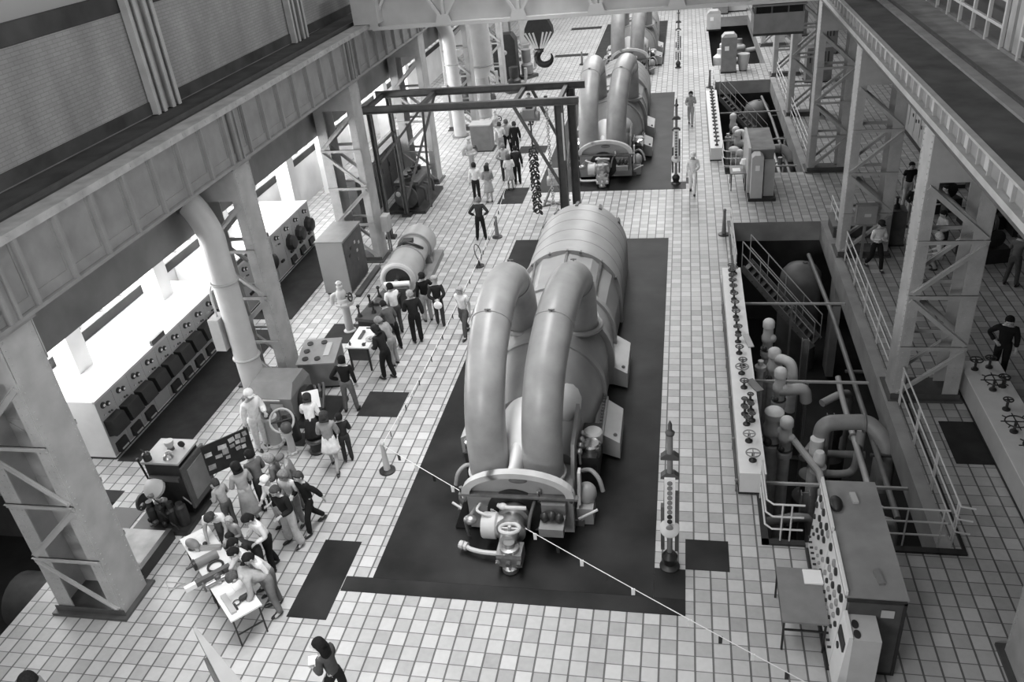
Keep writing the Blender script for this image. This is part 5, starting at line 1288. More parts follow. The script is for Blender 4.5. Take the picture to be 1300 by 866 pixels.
# a white strip of floor to the right of the boxes' far end
# ------------------------------------------------------------------ pit contents
def pit_plant(dy, tagname, first):
    A = lambda s: s+' in the '+tagname+' pit'
    t = thing('storage_tank', A('dark upright tank with domed top'), 'tank', (3.9,17.3+dy,-5.0), 0, 'pit tanks')
    m = MB(); m.lathe((0,0,0),(0,0,1),[(.72,0),(.72,3.6),(.68,3.85),(.5,4.08),(.24,4.2),(.02,4.23)],26); m.build('shell', mat('tank_grey',.16,.5,0,.2,2), t)
    m = MB(); m.cyl((.1,0,4.1),(.1,0,4.25),.08,seg=10); m.build('vent', M_DARK, t)
    t = thing('pit_stair', A('steel stair with pale handrails descending'), 'stair', (2.0,16.1+dy,0), 0, 'pit stairs')
    d0, d1 = V((0,0,-.1)), V((2.3,-1.4,-2.4))
    w = V((-.3,-.55,0))
    for q,nm in ((0,'stringer'),(1,'stringer')):
        m = MB(); m.beam(d0+w*q, d1+w*q, .05, .22); m.build(nm, M_MID, t, smooth=0)
    for k in range(14):
        p = d0.lerp(d1,(k+.5)/14); m = MB(); m.hexa([p+V((-.1,0,-.01)),p+w+V((-.1,0,-.01)),p+w+V((.1,0,-.01)),p+V((.1,0,-.01)),p+V((-.1,0,.01)),p+w+V((-.1,0,.01)),p+w+V((.1,0,.01)),p+V((.1,0,.01))]); m.build('tread', M_DARK, t, smooth=0)
    for q in (0,1):
        for hh in (.5,.95):
            m = MB(); m.tube([d0+w*q+V((0,0,hh)), d1+w*q+V((0,0,hh))], .02, 8); m.build('handrail', M_STEEL, t)
        for k in range(5):
            p = d0.lerp(d1,k/4)+w*q; m = MB(); m.cyl(p,p+V((0,0,.95)),.016,seg=8); m.build('baluster', M_STEEL, t)
    t = thing('lagged_valves', A('cluster of white lagged valves and pipes'), 'valves', (2.25,9.6+dy,-5), 0, 'white lagged valve clusters')
    for k,(x,y,zt,r) in enumerate(((.0,1.9,5.15,.15),(.12,-.55,5.0,.15),(.1,.9,4.75,.16),(-.14,-1.9,4.6,.22),(.15,-2.2,4.55,.15))):
        m = MB(); m.lathe((x,y,0),(0,0,1),[(r,0),(r,zt-1.3),(r*1.3,zt-1.25),(r*1.3,zt-1.1),(r,zt-1.05),(r,zt-.8),(r*1.2,zt-.75),(r*1.25,zt-.6),(r*1.0,zt-.5),(r*.95,zt-.3),(r*1.15,zt-.27),(r*1.15,zt-.1),(r*.9,zt-.04),(r*.5,zt)],18)
        m.ball((x+r*.8,y-r*.5,zt-.62),r*.8,r*.8,r*.9,12,8)
        m.build('lagged_valve', M_INS, t)
        m = MB(); m.torus((x,y,zt-1.02),(0,0,1),r*1.2,.025,18,6); m.build('band', M_DARK, t)
        m = MB(); m.ball((x-r*.6,y-r*.9,zt-.95),r*.5,r*.5,r*.6,10,6); m.build('dark_gland', M_DARK, t)
    m = MB(); m.tube(smooth_path([(.15,1.0,4.3),(.3,.6,4.55),(.5,.4,4.5),(.56,.3,4.1),(.56,.3,3.0)],5),.15,14); m.build('branch_pipe', M_INS, t)
    m = MB(); m.tube(smooth_path([(.1,-.6,4.3),(.4,-.6,4.32),(.75,-.55,4.3),(.85,-.5,3.9)],5),.16,14); m.build('grey_branch', M_LIGHT, t)
    m = MB(); m.tube([(-.3,.6,0),(-.3,.6,4.3)],.1,12); m.lathe((-.3,.6,4.2),(0,0,1),[(.16,0),(.16,.12),(.08,.16),(.08,.3)],14); m.build('riser_pipe', M_INS, t)
    m = MB(); m.tube([(.3,-2.2,3.9),(.8,-3.6,3.9),(.9,-4.6,3.7)],.09,10); m.build('low_pipe', M_STEEL, t)
    t = thing('elbow_main', A('large grey elbow main with a pale vertical leg'), 'pipe', (3.2,7.05+dy,-5), 0, 'large elbow mains')
    m = MB(); m.tube(smooth_path([(0,0,0),(0,0,3.6),(.0,.0,4.35),(.08,.02,4.55),(.25,.05,4.62),(.7,.1,4.62),(1.0,.1,4.62),(1.2,.0,4.56),(1.45,-.3,4.3),(1.5,-.45,4.0),(1.5,-.5,3.0)],5),.2,18); m.build('main_pipe', mat('main_grey',.3,.45,0,.12,3), t)
    m = MB(); m.tube([(-.12,-.2,0),(-.12,-.2,4.3)],.17,16); m.build('white_leg', M_INS, t)
    m = MB(); m.lathe((-.1,-.6,3.6),(0,0,1),[(.2,0),(.2,.15),(.15,.2),(.15,.5),(.1,.6)],16); m.build('valve', M_INS, t)
    m = MB(); m.torus((1.0,.1,4.6),(1,0,0),.22,.035,18,6); m.build('flange', M_MID, t)
    for k in range(3):
        m = MB(); m.ball((1.6,-.4+.1*k,4.3-.08*k),.09,.08,.11); m.build('flange_lug', M_DARK, t)
    t = thing('long_pipe', A('long pale pipe running the length of the side'), 'pipe', (4.42,4.2+dy,-.75), 0, 'long pit pipes')
    m = MB(); m.tube([(.03,0,-.1),(0,3,-.05),(-.05,9.0,.0),(-.25,13.6,.05)],.07,12); m.build('pipe', M_MID, t)
    for y in (2.2,6.0,10.0):
        m = MB(); m.box(-.15,.35,y,y+.08,-.12,-.06); m.build('bracket', M_DARK, t, smooth=0)
    t = thing('long_pipe', A('second, shorter pipe below the long pale pipe'), 'pipe', (4.15,5.0+dy,-1.6), 0, 'long pit pipes')
    m = MB(); m.tube(smooth_path([(0,0,.3),(0,.8,.3),(.05,1.5,.2),(.05,4.5,.1),(.0,5.5,.4)],4),.08,12); m.build('pipe', M_LIGHT, t)
    m = MB(); m.torus((.05,3,.13),(0,1,0),.1,.03,14,6); m.build('flange', M_MID, t)
    for k,(y,z) in enumerate(((13.4,-.35),(9.3,-.6),(4.7,-.4))):
        t = thing('cross_girder', ['thin pale cross rail past the white lagged valves','steel cross beam beside the white lagged valves','thin pale cross rail before the elbow main'][k]+' of the '+tagname+' pit', 'beam', (1.5,y+dy,z), 0, 'pit cross rails')
        m = MB(); m.box(0,3.2,-.03,.03,-.03,.03); m.build('rail', M_STEEL, t, smooth=0)
        m = MB(); m.box(1.6,1.66,-.03,.03,-4.5,-.03); m.build('hanger', M_MID, t, smooth=0)
    for k,(x,y) in enumerate(((3.35,11.6),(2.6,5.0),(3.7,8.6))):
        t = thing('pit_upright', ['steel upright behind the white lagged valves','steel upright near the console end','thin upright beside the elbow main'][k]+' of the '+tagname+' pit', 'post', (x,y+dy,-5), 0, 'pit steel uprights')
        m = MB(); m.box(-.1,.1,-.01,.01,0,4.4-.3*k); m.box(-.1,-.08,-.1,.1,0,4.4-.3*k); m.box(.08,.1,-.1,.1,0,4.4-.3*k); m.build('stanchion', M_MID, t, smooth=0)
        m = MB(); m.box(-.2,.2,-.2,.2,0,.04); m.build('foot', M_MID, t, smooth=0)
    for k,(x,y,h) in enumerate(((3.6,4.2,3.0),(2.0,4.4,2.6),(4.0,9.8,2.4),(3.3,8.4,1.6))):
        nm = ['beside the console','under the near corner railing','beneath the long pipe','behind the elbow main'][k]
        t = thing('pit_pump', A('dark pump set '+nm), 'pump', (x,y+dy,-5), .4*k, 'pit pumps')
        m = MB(); m.box(-.6,.6,-.4,.4,0,.3); m.build('base', M_DARK, t, smooth=0)
        m = MB(); m.lathe((0,0,.3),(0,0,1),[(.35,0),(.45,.1),(.45,h*.5),(.25,h*.6),(.25,h*.8),(.32,h*.85),(.32,h),(.1,h+.1)],18); m.build('motor', M_MID if k%2 else M_DARK, t)
        m = MB(); m.tube(smooth_path([(.3,0,.6),(.7,.1,.7),(.85,.1,1.2),(.85,.1,h+.6),(.5,.1,h+1.0),(-.3,.2,h+1.0)],4),.11,12); m.build('pipe', M_STEEL, t)
    t = thing('looped_pipe', A('bent U-shaped pipe loop behind the elbow main'), 'pipe', (3.3,7.6+dy,-2.2), 0, 'bent pit pipes')
    m = MB(); m.tube(smooth_path([(0,0,.6),(0,0,0),(.15,0,-.2),(.7,0,-.2),(.95,.1,-.1),(1.0,.1,.4),(1.0,.1,1.2)],5),.11,12); m.build('loop', M_STEEL, t)
    m = MB(); m.tube([(-.3,.2,.3),(1.2,.2,.3)],.1,12); m.build('crossing_pipe', M_MID, t)
pit_plant(0, 'near', True); pit_plant(21.9, 'middle', False)
for k,(x,y,z) in enumerate(((2.1,48.5,-.2),(2.6,51,0.1),(3.6,53.0,-.5))):
    t = thing('far_valve', ['pale valve heads in the farthest pit','taller pale valve in the farthest pit','grey valve deep in the farthest pit'][k], 'valve', (x,y,-5), 0, 'valves in the farthest pit')
    m = MB(); m.lathe((0,0,0),(0,0,1),[(.3,0),(.3,4.4+z),(.45,4.5+z),(.45,5+z),(.2,5.2+z),(.2,5.5+z)],18); m.build('body', M_INS if k<2 else M_MID, t)
    m = MB(); m.tube([(.3,0,4.6+z),(1.2,.5,4.6+z)],.2,12); m.build('branch', M_STEEL, t)

# ------------------------------------------------------------------ instrument consoles at the pit heads
def console(loc, label, gr):
    t = thing('instrument_console', label, 'console', loc, 0, gr)
    m = MB(); m.box(-.44,.47,-1.4,1.42,.08,1.78); m.build('cabinet', mat('console_body',.2,.5,0,.1,2), t, smooth=0)
    m = MB(); m.box(-.47,.5,-1.45,1.45,1.78,1.81); tp = m.build('top', mat('console_top',.27,.6,0,.2,1.4), t, smooth=0)
    m = MB(); m.cbox((.05,.95,1.83),.1,.28,.05,.1); m.build('lifting_lug', M_LIGHT, tp, smooth=0)
    m = MB(); m.cbox((.12,-1.0,1.83),.1,.3,.05,.15); m.build('lifting_lug', M_MID, tp, smooth=0)
    m = MB(); m.box(-.6,.48,-1.44,1.42,0,.08); m.build('plinth', M_BLACK, t, smooth=0)
    r_ = random.Random(3)
    for k,(y0,y1) in enumerate(((-1.42,-.02),(.06,1.44))):
        m = MB(); m.hexa([(-.56,y0,.12),(-.44,y0,.12),(-.44,y1,.12),(-.56,y1,.12),(-.46,y0,1.9),(-.42,y0,1.9),(-.42,y1,1.9),(-.46,y1,1.9)]); p = m.build('front_panel', M_WHITE, t, smooth=0)
        fx = lambda z: -.56+.1*(z-.12)/1.78
        n = 7
        for i in range(n):
            y = y0+.12+(y1-y0-.24)*i/(n-1)
            for z,rr in ((1.62,.075),(1.3,.065),(1.0,.05),(.72,.035)):
                if r_.random() < .2: continue
                m = MB(); m.lathe((fx(z),y,z),(-1,0,.05),[(rr,0),(rr,.03),(rr*.7,.04)],12); m.build('meter' if rr > .04 else 'knob', M_BLACK if r_.random() < .65 else M_STEELD, p)
        for i in range(9):
            y = y0+.1+(y1-y0-.2)*i/8
            m = MB(); m.cyl((fx(.45),y,.45),(fx(.45)-.06,y,.45),.022,seg=8); m.build('switch', M_BLACK, p)
    m = MB(); m.box(-.4,.46,-1.47,-1.44,.1,1.74); e = m.build('end_panel', M_DARK, t, smooth=0)
    m = MB(); m.box(.42,.47,-1.49,-1.45,.06,1.78); m.box(-.44,.47,-1.49,-1.45,1.74,1.79); m.build('end_frame', M_BLACK, t, smooth=0)
    m = MB(); m.cbox((.2,-1.49,1.52),.2,.012,.16); m.build('label_plate', M_LIGHT, e, smooth=0)
    m = MB(); m.box(-.4,.03,-2.0,-1.47,.06,1.45); lb = m.build('low_cabinet', M_LIGHT, t, smooth=0)
    for y in (-1.68,-1.88):
        m = MB(); m.prism([(-.32+.055*math.cos(a),y+.085*math.sin(a)) for a in [PI*k/8 for k in range(16)]],'z',1.45,1.465); m.build('oval_dial', M_BLACK, lb, smooth=0)
    m = MB(); m.hexa([(-.56,-2.0,.1),(-.4,-2.0,.1),(-.4,-1.44,.1),(-.56,-1.44,.1),(-.46,-2.0,1.5),(-.4,-2.0,1.5),(-.4,-1.44,1.5),(-.46,-1.44,1.5)]); lp = m.build('low_panel', M_WHITE, t, smooth=0)
    m = MB(); m.cbox((-.5,-1.72,1.15),.03,.4,.2,0,0,.06); m.build('nameplate', M_BLACK, lp, smooth=0)
    m = MB(); m.lathe((-.5,-1.6,.85),(-1,0,0),[(.06,0),(.06,.03)],12); m.build('meter', M_BLACK, lp)
    m = MB(); m.box(-.4,.05,-2.02,-1.46,0,.06); m.build('low_plinth', M_BLACK, t, smooth=0)
    m = MB(); m.ball((-.3,.72,1.88),.12,.2,.09,14,8); m.build('top_lamp', M_BLACK, tp)
    return t
console((2.8,.75,0), 'long instrument console with white meter panel beside the near pit', 'instrument consoles')
C2 = thing('instrument_console', 'grey console block with two pale pillars at the head of the middle pit', 'console', (2.75,23.2,0), 0, 'instrument consoles')
m = MB(); m.box(-.4,.45,-1.2,1.6,.12,1.85); m.build('cabinet', mat('console_body',.15), C2, smooth=0)
m = MB(); m.box(-.43,.48,-1.25,1.65,1.85,1.9); m.build('top', M_TOPSL, C2, smooth=0)
m = MB(); m.box(-.5,.55,-1.9,1.6,0,.12); m.build('plinth', M_BLACK, C2, smooth=0)
m = MB(); m.box(-.52,-.42,-1.2,1.6,.12,1.95); m.build('front_panel', M_LIGHT, C2, smooth=0)
m = MB(); m.prism([(-.42,.12),(.02,.12),(.02,1.75),(-.1,1.85),(-.32,1.85),(-.42,1.75)],'y',-1.85,-1.3); m.build('pale_pillar', M_LIGHT, C2, smooth=0)
m = MB(); m.box(.08,.48,-1.6,-1.25,.12,1.5); m.build('side_pillar', M_STEEL, C2, smooth=0)
m = MB(); m.cbox((-.2,-1.86,1.35),.16,.015,.2); m.build('label_plate', M_PAPER, C2, smooth=0)
t = thing('side_table', 'grey table with a white sheet beside the long instrument console', 'table', (1.83,.3,0))
m = MB(); m.box(-.36,.4,-.66,.62,.72,.76); m.build('tabletop', M_MID, t, smooth=0)
for x in (-.33,.36):
    for y in (-.62,.58):
        m = MB(); m.box(x-.018,x+.018,y-.018,y+.018,0,.72); m.build('leg', M_BLACK, t, smooth=0)
for y in (-.62,.58):
    m = MB(); m.box(-.33,.36,y-.015,y+.015,.5,.53); m.build('cross_bar', M_BLACK, t, smooth=0)
item('white_sheet','white stack of paper on the corner of the grey table','paper',(2.08,.7,.761),[('stack',MB().box(-.15,.17,-.17,.17,0,.03),M_PAPER),('top_sheet',MB().cbox((.01,-.01,.034),.32,.33,.004,.06),M_PAPER)])
t = thing('side_table', 'small table with papers and a pale lamp by the middle pit console', 'table', (1.95,23.0,0))
m = MB(); m.box(-.35,.3,-.5,.5,.72,.76); m.build('tabletop', M_MID, t, smooth=0)
for x in (-.3,.26):
    for y in (-.45,.45):
        m = MB(); m.box(x-.02,x+.02,y-.02,y+.02,0,.72); m.build('leg', M_BLACK, t, smooth=0)
item('white_sheet','white paper on the small table by the middle pit console','paper',(1.85,22.9,.761),[('sheet',MB().box(-.15,.15,-.2,.2,0,.02),M_PAPER),('top_sheet',MB().cbox((0,0,.024),.3,.38,.004,.05),M_PAPER)])
item('desk_lamp','pale lamp on the small table by the middle pit console','lamp',(2.15,23.1,.76),[('lamp_shade',MB().lathe((0,0,.2),(0,0,1),[(.16,0),(.1,.2)],14),M_PAPER),('stem',MB().cyl((0,0,0),(0,0,.25),.03),M_LIGHT)])
for k,(x,y,w,d,h,v) in enumerate(((2.4,43.2,.45,.4,2.1,0),(1.9,57.0,.5,.5,1.2,1),(3.3,43.4,.32,.32,.9,2),(2.6,63.6,.6,.5,1.8,0),(3.8,64.5,.9,.6,.9,1))):
    t = thing('control_cabinet', ['tall grey cabinet standing between the middle and farthest pits','pale low cabinet past the farthest pit edge','pale bucket-shaped bin beside the tall grey cabinet','grey cabinet at the far end of the farthest pit','pale bench under the crane cab'][k], 'cabinet', (x,y,0))
    if k == 2:
        m = MB(); m.lathe((0,0,.05),(0,0,1),[(.25,0),(.38,.9),(.36,.95)],16); m.build('bin', M_LIGHT, t)
        m = MB(); m.cyl((0,0,0),(0,0,.06),.24,seg=16); m.build('base', M_BLACK, t)
        continue
    m = MB(); m.box(-w,w,-d,d,.1,h); m.build('body', [M_MID, M_LIGHT, M_LIGHT][v], t, smooth=0)
    m = MB(); m.box(-w-.02,w+.04,-d-.03,d+.02,0,.1); m.build('plinth', M_BLACK, t, smooth=0)
    m = MB(); m.prism([(-w,h),(w,h),(w*.6,h+.2),(-w*.6,h+.2)],'y',-d,d); m.build('top', M_STEEL, t, smooth=0)
    m = MB(); m.cbox((-w*.3,-d-.01,h*.7),.25,.02,.25); m.cbox((0,-d-.01,h*.69),.001,.001,.001) if False else None; m.build('label_plate', M_PAPER, t, smooth=0)

# ------------------------------------------------------------------ right-hand aisle
secs = [(0,1.4),(1.4,2.9),(2.9,4.6),(4.6,6.2)]
for k,(a,b) in enumerate(secs):
    t = thing('valve_bench', ['white bench unit with large handwheels nearest the camera','second white handwheel bench unit, with one big spoked wheel','third white handwheel bench unit, with a small valve','white handwheel bench unit beside the man in the black suit'][k], 'bench', (6.97,2.2+a,0), 0, 'white handwheel bench units')
    L = b-a
    m = MB(); m.box(-.42,.42,.005,L-.005,.05,.66); m.build('casing', M_LIGHT, t, smooth=0)
    m = MB(); m.box(-.45,.45,0,L,.66,.7); m.build('top', M_WHITE, t, smooth=0)
    m = MB(); m.box(-.44,.4,0,L,0,.05); m.build('plinth', M_BLACK, t, smooth=0)
    ws = [[(.05,.7,.2)],[(.1,.4,.12),(0,1.0,.22)],[(-.1,.35,.22),(.0,1.2,.1)],[(-.05,.3,.22),(.2,.45,.12),(-.2,1.2,.14),(.15,1.3,.12)]][k]
    for x,y,r in ws:
        hand_wheel(t, x, y, .7, r, M_BLACK, .28)
        if r > .15:
            for q in range(8):
                ca, sa = math.cos(PI*q/4), math.sin(PI*q/4); m = MB(); m.cyl((x+r*ca,y+r*sa,.98),(x+(r+.09)*ca,y+(r+.09)*sa,.98),.014,seg=6); m.build('wheel_handle', M_BLACK, t)
# switchboard row against the aisle
for k in range(8):
    t = thing('switchboard_panel', 'first pale switchboard panel, with black square meters, by the pit column' if k == 0 else '%s pale switchboard panel along the pit side aisle' % ORD[k], 'panel', (9.75,22.2+k*1.0,0), 0, 'pale switchboard panels')
    m = MB(); m.box(0,.6,.005,.995,.15,2.25); m.build('body', M_STEEL, t, smooth=0)
    m = MB(); m.box(-.015,0,.02,.98,.2,2.2); f = m.build('front', M_LIGHT, t, smooth=0)
    m = MB(); m.box(-.03,.62,0,1,0,.15); m.build('plinth', M_BLACK, t, smooth=0)
    for i,(y,z) in enumerate(((.25,1.95),(.6,1.98),(.25,1.55),(.65,1.5),(.3,1.1),(.7,1.0))):
        if (i+k) % 4 == 3: continue
        m = MB(); m.cbox((-.025,y,z),.02,.14,.14); m.build('meter', M_BLACK, f, smooth=0)
    m = MB(); m.box(-.04,-.015,.9,.93,.5,1.9); m.build('edge_strip', M_STEEL, f, smooth=0)
t = thing('junction_box', 'grey junction box on a post beside the second pit column', 'box', (5.5,15.74,0))
m = MB(); m.box(-.32,.32,-.14,.14,1.35,2.0); m.build('body', M_MID, t, smooth=0)
m = MB(); m.box(-.29,.29,-.16,-.14,1.38,1.97); c = m.build('cover', M_STEELD, t, smooth=0)
m = MB(); m.cbox((.02,-.165,1.68),.2,.012,.1); m.build('label_plate', M_LIGHT, c, smooth=0)
m = MB(); m.box(-.04,.04,-.04,.04,0,1.35); m.build('post', M_MID, t, smooth=0)
t = thing('low_tank', 'low dark trough on the floor behind the junction box', 'trough', (5.6,18.2,0))
m = MB(); m.box(-.7,.7,-.6,.6,.03,.45); m.build('body', M_DARK, t, smooth=0)
m = MB(); m.box(-.75,.75,-.65,.65,.45,.5); m.build('rim', M_MID, t, smooth=0)
m = MB(); m.box(-.6,.6,-.5,.5,0,.03); m.build('base', M_BLACK, t, smooth=0)
t = thing('control_pillar', 'dark control pillar with a handle, past the man in the white shirt', 'pillar', (6.75,17.2,0))
m = MB(); m.box(-.3,.3,-.3,.3,.05,1.25); m.build('body', M_DARK, t, smooth=0)
m = MB(); m.box(-.33,.33,-.33,.33,0,.05); m.build('base', M_BLACK, t, smooth=0)
m = MB(); m.lathe((0,0,1.25),(0,0,1),[(.12,0),(.1,.15),(.04,.2),(.04,.35),(.08,.4)],12); m.build('handle', M_BLACK, t)
for k,(x,y,rz) in enumerate(((9.2,15.9,.2),(9.9,18.6,.1),(11.0,14.8,-.2),(8.9,20.2,.3),(11.2,18.0,.0),(10.6,11.0,.4))):
    t = thing('aisle_machine', ['dark machine behind the column lacing','dark machine with upright cylinder beside the switchboard','dark machine at the frame edge beside the man with raised arms','small dark machine behind the crouching person','dark machine deep in the pit side aisle','dark machine at the lower frame edge of the aisle'][k], 'machine', (x,y,0), rz, 'dark machines in the pit side aisle')
    m = MB(); m.box(-.6,.6,-.5,.5,0,.5); m.build('base', M_BLACK, t, smooth=0)
    m = MB(); m.lathe((-.2,0,.5),(0,0,1),[(.3,0),(.36,.1),(.36,.7),(.2,.8),(.2,1.1)],18); m.build('cylinder', M_DARK, t)
    m = MB(); m.lathe((.15,-.3,.8),(0,-1,0),[(.3,0),(.3,.06),(.06,.08)],20); m.build('wheel', M_BLACK, t)
    m = MB(); m.tube(smooth_path([(.4,.2,.5),(.4,.2,1.2),(.1,.2,1.4),(-.2,.1,1.3)],4),.06,8); m.build('pipe', M_MID, t)
t = thing('white_hook', 'pale bent pipe on the floor beyond the pit side columns', 'pipe', (8.2,26.5,0))
m = MB(); m.tube(smooth_path([(0,0,.05),(.2,-.2,.05),(.15,-.6,.05),(-.15,-.75,.05)],5),.05,8); m.build('pipe', M_PAPER, t)
m = MB(); m.cyl((0,0,0),(0,0,.12),.08,seg=10); m.build('end_cap', M_LIGHT, t)
for k,(x,y) in enumerate(((7.2,40),(8.5,47),(7.4,53))):
    t = thing('aisle_cabinet', ['dark vented cabinet under the far girder','second dark vented cabinet under the far girder','most distant dark cabinet under the far girder'][k], 'cabinet', (x,y,0), 0, 'dark cabinets under the far girder')
    m = MB(); m.box(-.7,.7,-.5,.5,.05,1.9); m.build('body', M_MID, t, smooth=0)
    m = MB()
    for i in range(6): m.box(-.55+.19*i,-.48+.19*i,-.52,-.5,1.1,1.7)
    m.build('vents', M_BLACK, t, smooth=0)
    m = MB(); m.box(-.75,.75,-.55,.55,0,.05); m.build('plinth', M_BLACK, t, smooth=0)
# ------------------------------------------------------------------ visitors
G1, G2, G3, G4 = 'visitors round the exhibit tables', 'visitors by the middle exhibits', 'visitors beyond the lifting frame', 'visitors in the pit side aisle'
P = person
P('person in white shirt bending over the far end of the exhibit table',-9.95,1.15,195,1.72,('reach','reach'),'stand',42,20,.8,'short',bottom=.12,hair=.08,group=G1)
P('dark-haired youngster in dark jacket leaning over the exhibit table',-8.85,.5,150,1.55,('reach','front'),'stand',40,15,.05,bottom=.06,group=G1)
P('dark-haired person in white top leaning over the bar on the table',-8.62,.08,140,1.6,('front','reach'),'stand',32,20,.75,bottom=.3,group=G1)
P('dark-haired person in white shirt squeezed beside the person in the pale grey coat',-8.28,-.12,150,1.62,('front','down'),'stand',25,20,.78,bottom=.2,group=G1)
P('grey-jacketed person bending low over the near exhibit table, grey trousers',-8.2,-.33,135,1.74,('reach','front'),'apart',55,25,.4,bottom=.22,hair=.15,group=G1,bulk=1.15)
P('man in white shirt and black trousers standing back from the exhibit table',-8.72,.75,150,1.74,('front','front'),'step',18,25,.8,'long',bottom=.02,group=G1)
P('small child in white top in the middle of the table crowd',-9.22,.5,150,1.3,('front','down'),'stand',12,15,.75,bottom=.3,group=G1)
P('fair-haired child behind the child in the white top',-9.5,.92,165,1.3,('front','front'),'stand',8,10,.3,bottom=.2,hair=.4,group=G1)
P('dark-haired woman in long pale grey coat facing the photo board',-9.86,2.1,50,1.66,('front','front'),'stand',6,10,.40,hem=.9,kind='coat',bottom=.40,hair=.03,style='bob',group=G1,jacket=1)
P('dark-haired person in mid grey jacket behind the long grey coat',-9.72,2.55,60,1.66,('down','front'),'stand',10,5,.2,bottom=.05,group=G1,jacket=1)
P('child in striped-looking grey top at the dark engine',-10.25,1.85,70,1.4,('front','hold'),'stand',12,5,.4,bottom=.15,hair=.1,group=G1)
P('person in white with pale cap in the right-hand cluster',-9.05,1.95,160,1.55,('front','front'),'stand',8,10,.8,bottom=.4,hat=.75,group=G1)
P('grey-haired person in pale blouse behind the black jacket',-8.72,2.1,170,1.6,('front','down'),'stand',8,10,.75,bottom=.3,hair=.2,style='curly',group=G1)
P('grey-haired man in black jacket and cream flared trousers',-8.58,1.5,160,1.72,('front','hips'),'apart',8,18,.02,hem=.86,bottom=.55,flare=.04,hair=.12,group=G1,bulk=1.12,jacket=1)
P('dark-suited person striding beside the black-jacketed man',-8.3,2.0,150,1.66,('swingb','front'),'walk',6,10,.025,hem=.88,bottom=.025,hair=.1,group=G1,jacket=1)
P('person in grey with round grey hat at the back of the cluster',-8.85,2.65,110,1.6,('front','front'),'stand',15,15,.25,bottom=.15,hat=.2,group=G1)
P('person with fair curly hair and pale scarf at the back of the cluster',-9.2,2.6,100,1.6,('front','front'),'stand',12,15,.22,bottom=.12,hair=.3,style='curly',group=G1)
P('tall figure all in white overalls beside the photo board',-10.87,4.75,-120,1.82,('front','down'),'stand',4,10,.85,hem=.86,bottom=.8,kind='trousers',hat=.8,group=G2,bulk=1.1)
P('woman in white blouse bending to read the propped notice sheet',-9.35,4.75,20,1.62,('reach','front'),'stand',28,15,.72,'long',bottom=.03,kind='skirt',hair=.06,style='bob',group=G2)
P('woman in grey jacket and short white skirt walking towards the notice',-8.6,4.05,15,1.66,('front','swing'),'walk',8,5,.3,hem=.88,kind='miniskirt',bottom=.8,hair=.08,style='bob',group=G2,jacket=1)
P('child with dark hair close behind the woman in the white skirt',-8.38,4.4,30,1.4,('down','front'),'stand',5,5,.04,bottom=.05,group=G2)
P('man in black sweater and grey trousers beside the control desk',-9.05,6.5,10,1.72,('hips','down'),'apart',4,12,.018,bottom=.17,hair=.02,group=G2)
P('man in dark suit standing at the white-topped table',-8.5,8.15,70,1.74,('front','front'),'step',14,15,.035,hem=.88,bottom=.02,hair=.04,style='bob',group=G2,jacket=1)
P('fair curly-haired woman in pale jacket stooping over the white-topped table',-8.55,8.9,70,1.62,('reach','front'),'stand',30,20,.33,hem=.86,bottom=.35,hair=.25,style='curly',group=G2,jacket=1)
P('dark-haired man in mid grey jacket leaning over the dark bench',-8.75,9.7,50,1.68,('reach','front'),'apart',30,15,.13,hem=.88,bottom=.02,hair=.03,group=G2,jacket=1)
P('man in white shirt standing at the open end of the motor casing',-9.0,10.75,40,1.72,('front','reach'),'stand',10,10,.85,'long',bottom=.1,hair=.03,group=G2)
P('balding grey-haired man in dark suit seen from behind',-8.22,10.2,30,1.76,('front','down'),'stand',6,8,.03,hem=.86,bottom=.02,hair=.35,style='short',group=G2,jacket=1,bulk=1.1)
P('man in black jacket and pale trousers beside the motor casing',-8.25,11.55,30,1.7,('down','hips'),'stand',4,8,.018,hem=.9,bottom=.4,hair=.03,group=G2,jacket=1)
P('man in dark jumper holding a white bag behind his back',-7.78,11.3,15,1.66,('back','back'),'step',4,8,.03,bottom=.06,hat=.35,group=G2)
P('man in short-sleeved white shirt and grey trousers walking along the rope',-6.79,10.63,165,1.72,('down','swingb'),'walk',4,12,.88,'short',bottom=.13,hair=.35,group=G2)
P('man in dark sweater with hands on hips near the grey bollard',-7.86,17.95,5,1.72,('hips','hips'),'apart',6,5,.05,bottom=.025,hair=.2,group=G3)
P('man in white shirt and dark trousers standing under the lifting frame',-8.92,22.05,10,1.72,('down','front'),'stand',4,5,.8,'long',bottom=.03,hair=.05,group=G3)
P('woman in pale dress beside the white-shirted man',-8.35,21.95,20,1.62,('front','front'),'stand',4,5,.3,kind='skirt',bottom=.38,hair=.05,style='bob',group=G3)
P('child in white shirt in front of the grey box',-8.6,23.1,10,1.35,('down','down'),'stand',4,5,.8,'short',bottom=.2,hair=.15,group=G3)
P('man in light grey shirt with arm on hip past the woman in the pale dress',-8.15,24.6,20,1.72,('hips','down'),'stand',4,5,.42,bottom=.05,hair=.2,group=G3)
P('woman in white blouse and pale skirt near the dark mat',-7.7,23.4,15,1.6,('front','front'),'stand',4,5,.8,kind='skirt',bottom=.45,hair=.15,style='bob',group=G3)
P('man in dark suit close to the woman in the white blouse',-7.5,24.1,10,1.74,('down','down'),'stand',4,5,.03,hem=.86,bottom=.025,group=G3,jacket=1)
P('person in white top, first of the distant three',-9.0,28.1,10,1.7,('down','front'),'stand',4,5,.7,bottom=.35,hair=.1,group=G3)
P('man in pale jacket and black trousers, middle of the distant three',-8.7,28.3,10,1.76,('down','down'),'apart',4,5,.36,hem=.88,bottom=.02,hair=.15,group=G3,jacket=1,bulk=1.15)
P('man in black suit, last of the distant three',-8.25,28.0,10,1.72,('down','down'),'stand',4,5,.02,hem=.86,bottom=.02,hair=.08,group=G3,jacket=1)
